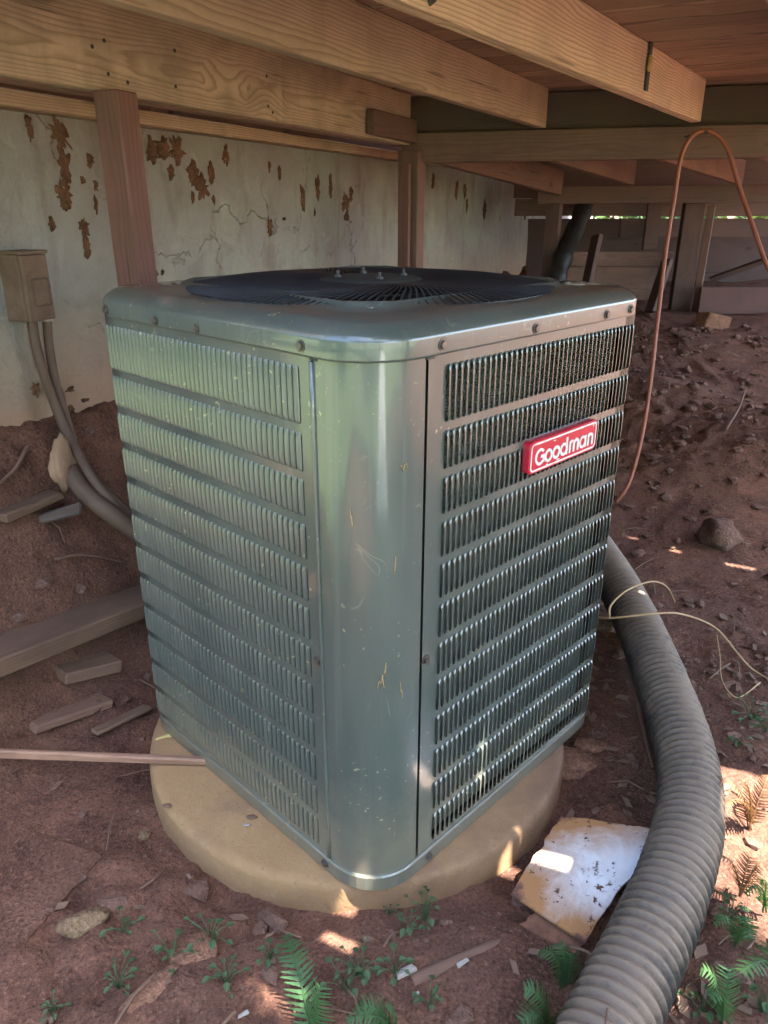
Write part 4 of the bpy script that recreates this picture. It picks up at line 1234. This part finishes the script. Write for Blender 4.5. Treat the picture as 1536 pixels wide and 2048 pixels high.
# ------------------------------------------------------------------ stems and sticks
def stem(name, pts, r, mat, label, cat='stem', n_=10):
    b = MB(); P = smooth_path(pts, n_)
    b.tube(P, [r * (1 - .5 * i / len(P)) for i in range(len(P))], 7)
    return tag(obj(name, b.mesh(name, True), MT[mat]), label, cat)
gp = on_ground
stem('straw_stalk', [T(1180, 1233, .13), T(1222, 1236, .17), T(1300, 1228, .19), T(1362, 1228, .175), T(1430, 1255, .12), T(1478, 1310, .06), T(1505, 1338, .03), T(1545, 1362, .02)], .0032, 'straw', 'long yellow straw stem arching across the drain pipe')
stem('straw_loop', [T(1219, 1236, .17), T(1222, 1210, .19), T(1255, 1180, .21), T(1305, 1163, .2), T(1335, 1175, .14), T(1350, 1205, .06)], .0032, 'straw', 'curled yellow straw loop beside the straw stem')
stem('thin_stem', [T(1520, 1365, .02), T(1475, 1395, .03), T(1445, 1362, .05), T(1440, 1310, .07), T(1434, 1270, .11)], .0018, 'straw', 'thin bent brown stem beyond the drain pipe')
stem('ground_stick', [T(1262, 1330, .02), T(1275, 1400, .022), T(1292, 1480, .022), T(1306, 1535, .02)], .0065, 'twig', 'straight brown stick lying along the drain pipe', 'stick')
stem('dry_creeper', [T(1110, 1892, .05), T(1160, 1898, .08), T(1205, 1925, .10), T(1218, 1970, .09), T(1210, 2060, .19)], .003, 'twig', 'dry brown creeper stem in front of the drain pipe')
stem('buried_root', [T(825, 1965, .012), T(880, 1938, .018), T(940, 1910, .018), T(1010, 1880, .012)], .013, 'twig', 'brown root lying in the mud before the pad', 'root')
stem('bank_twig', [gp(1450, 870, .02), gp(1475, 830, .03), gp(1490, 790, .03)], .006, 'twig', 'thin twig on the far bank by the orange cord', 'twig')
stem('bank_root', [gp(115, 1152, .02), gp(170, 1138, .03), gp(245, 1140, .02)], .005, 'twig', 'thin root on the red bank left of the unit', 'root')
stem('pale_stick', [gp(60, 920, .04), gp(30, 960, .03), gp(-20, 1010, .03)], .006, 'twig', 'thin stick leaning on the bank under the electrical box', 'stick')

# ------------------------------------------------------------------ ferns and weeds
def frond(parent, base, tip, width, mat='fern', sag=.04, npair=17, roll=0.):
    base, tip = Vector(base), Vector(tip); L_ = (tip - base).length
    mid = (base + tip) / 2 + Z3 * sag
    P = smooth_path([base, base.lerp(mid, .55) + Z3 * sag * .3, mid, mid.lerp(tip, .55) + Z3 * sag * .2, tip], 8)
    P = resample(P, L_ / 60)
    b = MB(); b.tube(P[::4] + [P[-1]], [.0016 * (1 - .8 * i / (len(P[::4]) + 1)) + .0003 for i in range(len(P[::4]) + 1)], 5, False)
    for k in range(npair):
        f = .16 + .84 * (k + .3) / npair
        i = min(len(P) - 2, int(f * (len(P) - 1)))
        p = P[i]; t = (P[i + 1] - P[i]).normalized()
        side = t.cross(Z3).normalized(); side = (side * cos(roll) + side.cross(t) * sin(roll)).normalized(); up = side.cross(t)
        lw = width * (sin(pi * min(1, (f * .93) ** .75)) ** .8 * .9 + .06) * random.uniform(.88, 1.08)
        for sg in (-1, 1):
            d_ = (side * sg * .92 + t * .42 + up * random.uniform(-.12, .14)).normalized()
            ww = L_ / npair * .40
            # serrated leaflet
            left, right = [], []
            ns = 6
            for q in range(ns + 1):
                g2 = q / ns; c_ = p + d_ * lw * g2 - up * lw * .22 * g2 ** 2
                hw_ = ww * (1 - g2) ** .6 * (1.0 if q % 2 else .72) + .0003
                left.append(c_ + t * hw_); right.append(c_ - t * hw_ + up * .0)
            b.grid([left, right] if sg > 0 else [right, left])
    return obj('frond', b.mesh('frond'), MT[mat], parent, Matrix())
def fern(name, label, base, tips, width, mat='fern', group=None, sag=.04):
    o = empty(name, Matrix.Translation(base)); tag(o, label, 'fern', group)
    for tp in tips: frond(o, base + Vector((random.uniform(-.006, .006), random.uniform(-.006, .006), 0)), tp, width * random.uniform(.85, 1.1), mat, sag, roll=random.uniform(-.35, .35))
    return o
fern('fern_plant', 'tall green fern frond rising at the bottom edge before the pad', T(622, 2085, .0), [T(572, 1868, .07), T(645, 1975, .09)], .036)
fern('fern_plant', 'bright fern tip cut by the bottom edge left of centre', T(800, 2090, .0), [T(690, 2046, .08), T(775, 2022, .09), T(712, 2020, .08)], .030)
fern('fern_plant', 'fresh green fern beside the drain pipe at the bottom edge', T(1110, 2090, .0), [T(1045, 1978, .10), T(1140, 2028, .11), T(1040, 2046, .08)], .036)
fern('fern_plant', 'dark green fern between rusted sheet and drain pipe', T(1130, 1985, .0), [T(1075, 1905, .06), T(1140, 1915, .06), T(1110, 1890, .07)], .026)
fern('fern_plant', 'sunlit fern frond at the right edge below the pipe bend', T(1560, 1975, .0), [T(1478, 1948, .12), T(1530, 1905, .1)], .034)
fern('fern_plant', 'green fern beside the lower pipe in dappled sun', T(1440, 2040, .0), [T(1398, 1940, .09), T(1452, 1935, .08), T(1420, 2000, .1)], .03)
fern('fern_plant', 'small green fern at the right edge above the sunlit frond', T(1535, 1830, .0), [T(1488, 1790, .06), T(1520, 1770, .07)], .024)
fern('fern_plant', 'yellow green fern in the sun patch right of the pipe', T(1470, 1890, .0), [T(1425, 1850, .07), T(1490, 1850, .08), T(1500, 1880, .08)], .026)
fern('dead_fern', 'curled brown dead fern right of the pipe', T(1500, 1660, .0), [T(1432, 1560, .12), T(1480, 1560, .12), T(1540, 1550, .1), T(1450, 1610, .1)], .026, 'deadfern')
fern('dead_fern', 'brown withered fern lying lower along the pipe', T(1480, 1790, .0), [T(1420, 1720, .06), T(1500, 1715, .08), T(1530, 1740, .07)], .024, 'deadfern')
def weed(px, py, label, n_=7, L_=.022, h=.03, mat='weed', name='weed_plant'):
    p = on_ground(px, py); o = empty(name, Matrix.Translation(p)); tag(o, label, 'weed')
    b = MB()
    lv_ = []
    for k in range(n_):
        a = 2.4 * k + random.random(); r = random.uniform(.2, 1.) * h * .8; z = h * random.uniform(.35, 1.)
        q_ = p + Vector((cos(a) * r, sin(a) * r, z)); b.tube([p, p.lerp(q_, .5) + Z3 * h * .2, q_], .0008, 4, False)
        lv_.append((q_, a))
    obj('stalk', b.mesh('stalk'), MT[mat], o, Matrix())
    b = MB()
    for q_, a in lv_:
        d_ = Vector((cos(a), sin(a), random.uniform(-.3, .3))).normalized(); e = Vector((-sin(a), cos(a), 0)); l_ = L_ * random.uniform(.35, .85)
        c_ = [q_ + d_ * l_ * t + Z3 * (-.25 * l_ * t * t) for t in (0, .25, .5, .75, 1)]
        hw_ = [0.0005, l_ * .32, l_ * .40, l_ * .26, .0005]
        b.grid([[c_[i] + e * hw_[i] + Z3 * hw_[i] * .35 for i in range(5)], c_, [c_[i] - e * hw_[i] + Z3 * hw_[i] * .35 for i in range(5)]])
    obj('leaves', b.mesh('leaves'), MT[mat], o, Matrix())
for px, py, lb, n_, L_, h in (
    (425, 1890, 'leafy weed sprig right of the flat orange stone', 12, .018, .05),
    (350, 1930, 'dark feathery weed beside the flat orange stone', 14, .018, .05),
    (455, 1980, 'pale weed below the leafy sprig', 11, .018, .04),
    (240, 1985, 'yellow green weed near the long orange sliver', 12, .018, .04),
    (248, 1872, 'tiny grassy weed beside the tan stone', 7, .018, .035),
    (540, 1938, 'small round leaved weed left of the tall fern', 9, .018, .03),
    (720, 1960, 'small weed right of the tall fern', 14, .018, .05),
    (690, 1990, 'low weed at the foot of the fern tip', 12, .018, .04),
    (790, 1955, 'three leaved weed above the largest pale fragment', 8, .02, .03),
    (850, 1845, 'small weed growing against the pad rim', 12, .017, .05),
    (815, 1870, 'low weed a little in front of the pad rim', 9, .017, .03),
    (780, 1835, 'tiny weed touching the pad rim near its crack', 6, .012, .02),
    (1500, 1440, 'green weed right of the pipe near the picture edge', 16, .022, .06),
    (1528, 1470, 'low weed at the right edge beyond the pipe', 12, .02, .05),
    (1470, 1500, 'small grey green weed close to the pipe', 10, .016, .03),
    (1460, 1840, 'weed in dappled sun beside the pipe', 12, .02, .04),
    (1520, 2030, 'leafy weed at the bottom right corner', 14, .022, .06),
    (1400, 2030, 'weed at the foot of the pipe bend', 10, .02, .04),
    (860, 2020, 'sprig of weed at the bottom edge centre', 9, .018, .03),
    (110, 2025, 'faint weed at the bottom left corner', 9, .016, .03)):
    weed(px, py, lb, n_, L_, h)

# ------------------------------------------------------------------ trees outside, behind the viewer and beyond the deck
def tree(name, label, x, y, h, cr, n_leaf, size, seed, holes=(), zc=None, sq=(1, 1, .8)):
    random.seed(seed)
    z0 = -.02
    o = empty(name, Matrix.Translation((x, y, z0))); tag(o, label, 'tree', 'trees in the yard')
    zc = zc or h - cr * .8
    b = MB()
    b.tube([(x, y, z0), (x + .05, y, zc * .4), (x - .03, y + .04, zc * .8), (x, y, zc + cr * .4)], [.14, .11, .08, .03], 10)
    for k in range(7):
        a = k * 2.4; e = Vector((cos(a), sin(a), random.uniform(.1, .7))).normalized() * cr * .8
        s_ = Vector((x, y, zc * random.uniform(.6, 1.)))
        b.tube([s_, s_ + e * .5 + Z3 * .1, s_ + e], [.05, .035, .012], 6)
    obj('trunk', b.mesh('trunk', True), MT['bark'], o, Matrix())
    b = MB()
    cl_ = []
    for k in range(60):
        d_ = Vector((random.gauss(0, 1), random.gauss(0, 1), random.gauss(0, 1))).normalized() * (random.random() ** .45)
        cl_.append(Vector((x + d_.x * cr * sq[0], y + d_.y * cr * sq[1], zc + d_.z * cr * sq[2])))
    for k in range(n_leaf):
        c_ = random.choice(cl_); p = c_ + Vector((random.gauss(0, 1), random.gauss(0, 1), random.gauss(0, .8))) * cr * .17
        u_ = Vector((random.gauss(0, 1), random.gauss(0, 1), random.gauss(0, .6))).normalized(); w_ = u_.orthogonal().normalized(); w_ = (w_ * cos(k) + u_.cross(w_) * sin(k))
        l_ = size * random.uniform(.6, 1.3)
        if holes:
            gq = p - SUN * ((p.z - .06) / SUN.z)
            if any((gq.x - hx) ** 2 + (gq.y - hy) ** 2 < (hr + l_ * .75) ** 2 for hx, hy, hr in holes): continue
        b.add([p - u_ * l_, p + w_ * l_ * .42, p + u_ * l_, p - w_ * l_ * .42], [(0, 1, 2, 3)])
    obj('crown', b.mesh('crown'), MT['treeleaf'], o, Matrix())
sun_gaps = []
for p, r in [(on_ground(px, py), r) for px, py, r in ((1385, 1885, .045), (1352, 1995, .045), (1430, 1690, .04), (1480, 1640, .045), (1515, 1725, .055), (1465, 1780, .05), (1520, 1590, .05), (1450, 1885, .045), (1515, 1945, .05), (1445, 1570, .03), (1535, 1850, .05), (1330, 1905, .025), (1425, 1800, .035), (1495, 1500, .03), (1400, 2035, .05), (1500, 2030, .05), (1470, 1705, .03), (1440, 1740, .03), (1530, 1785, .04), (1490, 1835, .035), (1422, 1955, .035), (1530, 1655, .04), (1500, 1560, .03), (1520, 1520, .03))] + [(p, .12) for p in spot_pts]:
    p = p + SUN * ((.06 - p.z) / SUN.z)
    sun_gaps.append((p.x, p.y, r))
tree('shade_tree', 'leafy tree beyond the deck corner, crown shaped to shade and dapple', 2.15, -.05, 5.4, 2.2, 10500, .115, 11, holes=sun_gaps, zc=4.0)  # crown kept dense to shade the foreground, leaves left out where sun flecks land
tree('shade_tree', 'broad tree across the lawn behind the viewer', -3.5, -9.5, 7.5, 3.2, 4200, .16, 12)
tree('shade_tree', 'second broad tree across the lawn', 2.2, -11.0, 8.0, 3.4, 4200, .16, 13)
tree('shade_tree', 'bushy tree at the side of the lawn', 8.5, -4.5, 6.5, 2.8, 3600, .15, 14)
tree('shade_tree', 'bush beyond the far boards', 4.3, 11.5, 3.2, 2.0, 3000, .12, 15, zc=1.4)
tree('shade_tree', 'slim unseen tree added behind the viewer to shade the lawn', 1.6, -4.6, 4.6, 1.25, 1500, .11, 16, zc=3.4)  # added so its shadow breaks up the sunlit lawn the louvers mirror
tree('shade_tree', 'small unseen tree added nearer the house to shade the lawn', -.9, -6.2, 4.8, 1.5, 1800, .12, 17, zc=3.5)  # second added tree, throws another patch of shade on the mirrored lawn
tree('shade_tree', 'low unseen bush added for patchy green reflections', -3.6, -2.6, 1.7, .9, 2200, .06, 18, zc=.75)  # added out of view to give the left louvers patchy green reflections
tree('shade_tree', 'rounded unseen bush added on the left to screen the blue sky', -6.6, -.9, 3.6, 1.9, 3200, .13, 21, zc=1.7)  # added as a green screen of leaves, keeps blue sky off the louvers
tree('shade_tree', 'rounded unseen bush added farther out to screen the blue sky', -5.6, -4.2, 3.8, 2.0, 3200, .13, 22, zc=1.8)  # added out of view, continues the leafy screen against the sky
tree('shade_tree', 'rounded unseen bush added beside the house to reflect green', -6.6, 2.4, 3.4, 1.7, 2800, .13, 23, zc=1.6)  # added end of the leafy screen, tints the louver reflections green
random.seed(5)
for lb, x0, y0, x1, y1, yy in (('dark plank leaning behind the far post', 1335, 520, 1300, 625, 5.0), ('dark plank leaning beside the flexible duct', 1195, 470, 1165, 610, 5.05), ('dark timber lying slanted under the far boards', 1420, 560, 1545, 515, 5.3)):
    tag(plank('leaning_plank', at_y(x0, y0, yy), at_y(x1, y1, yy - .12), .03, .09, MT['darkwood'], None, Vector((.3, -1, .2))), lb, 'plank')
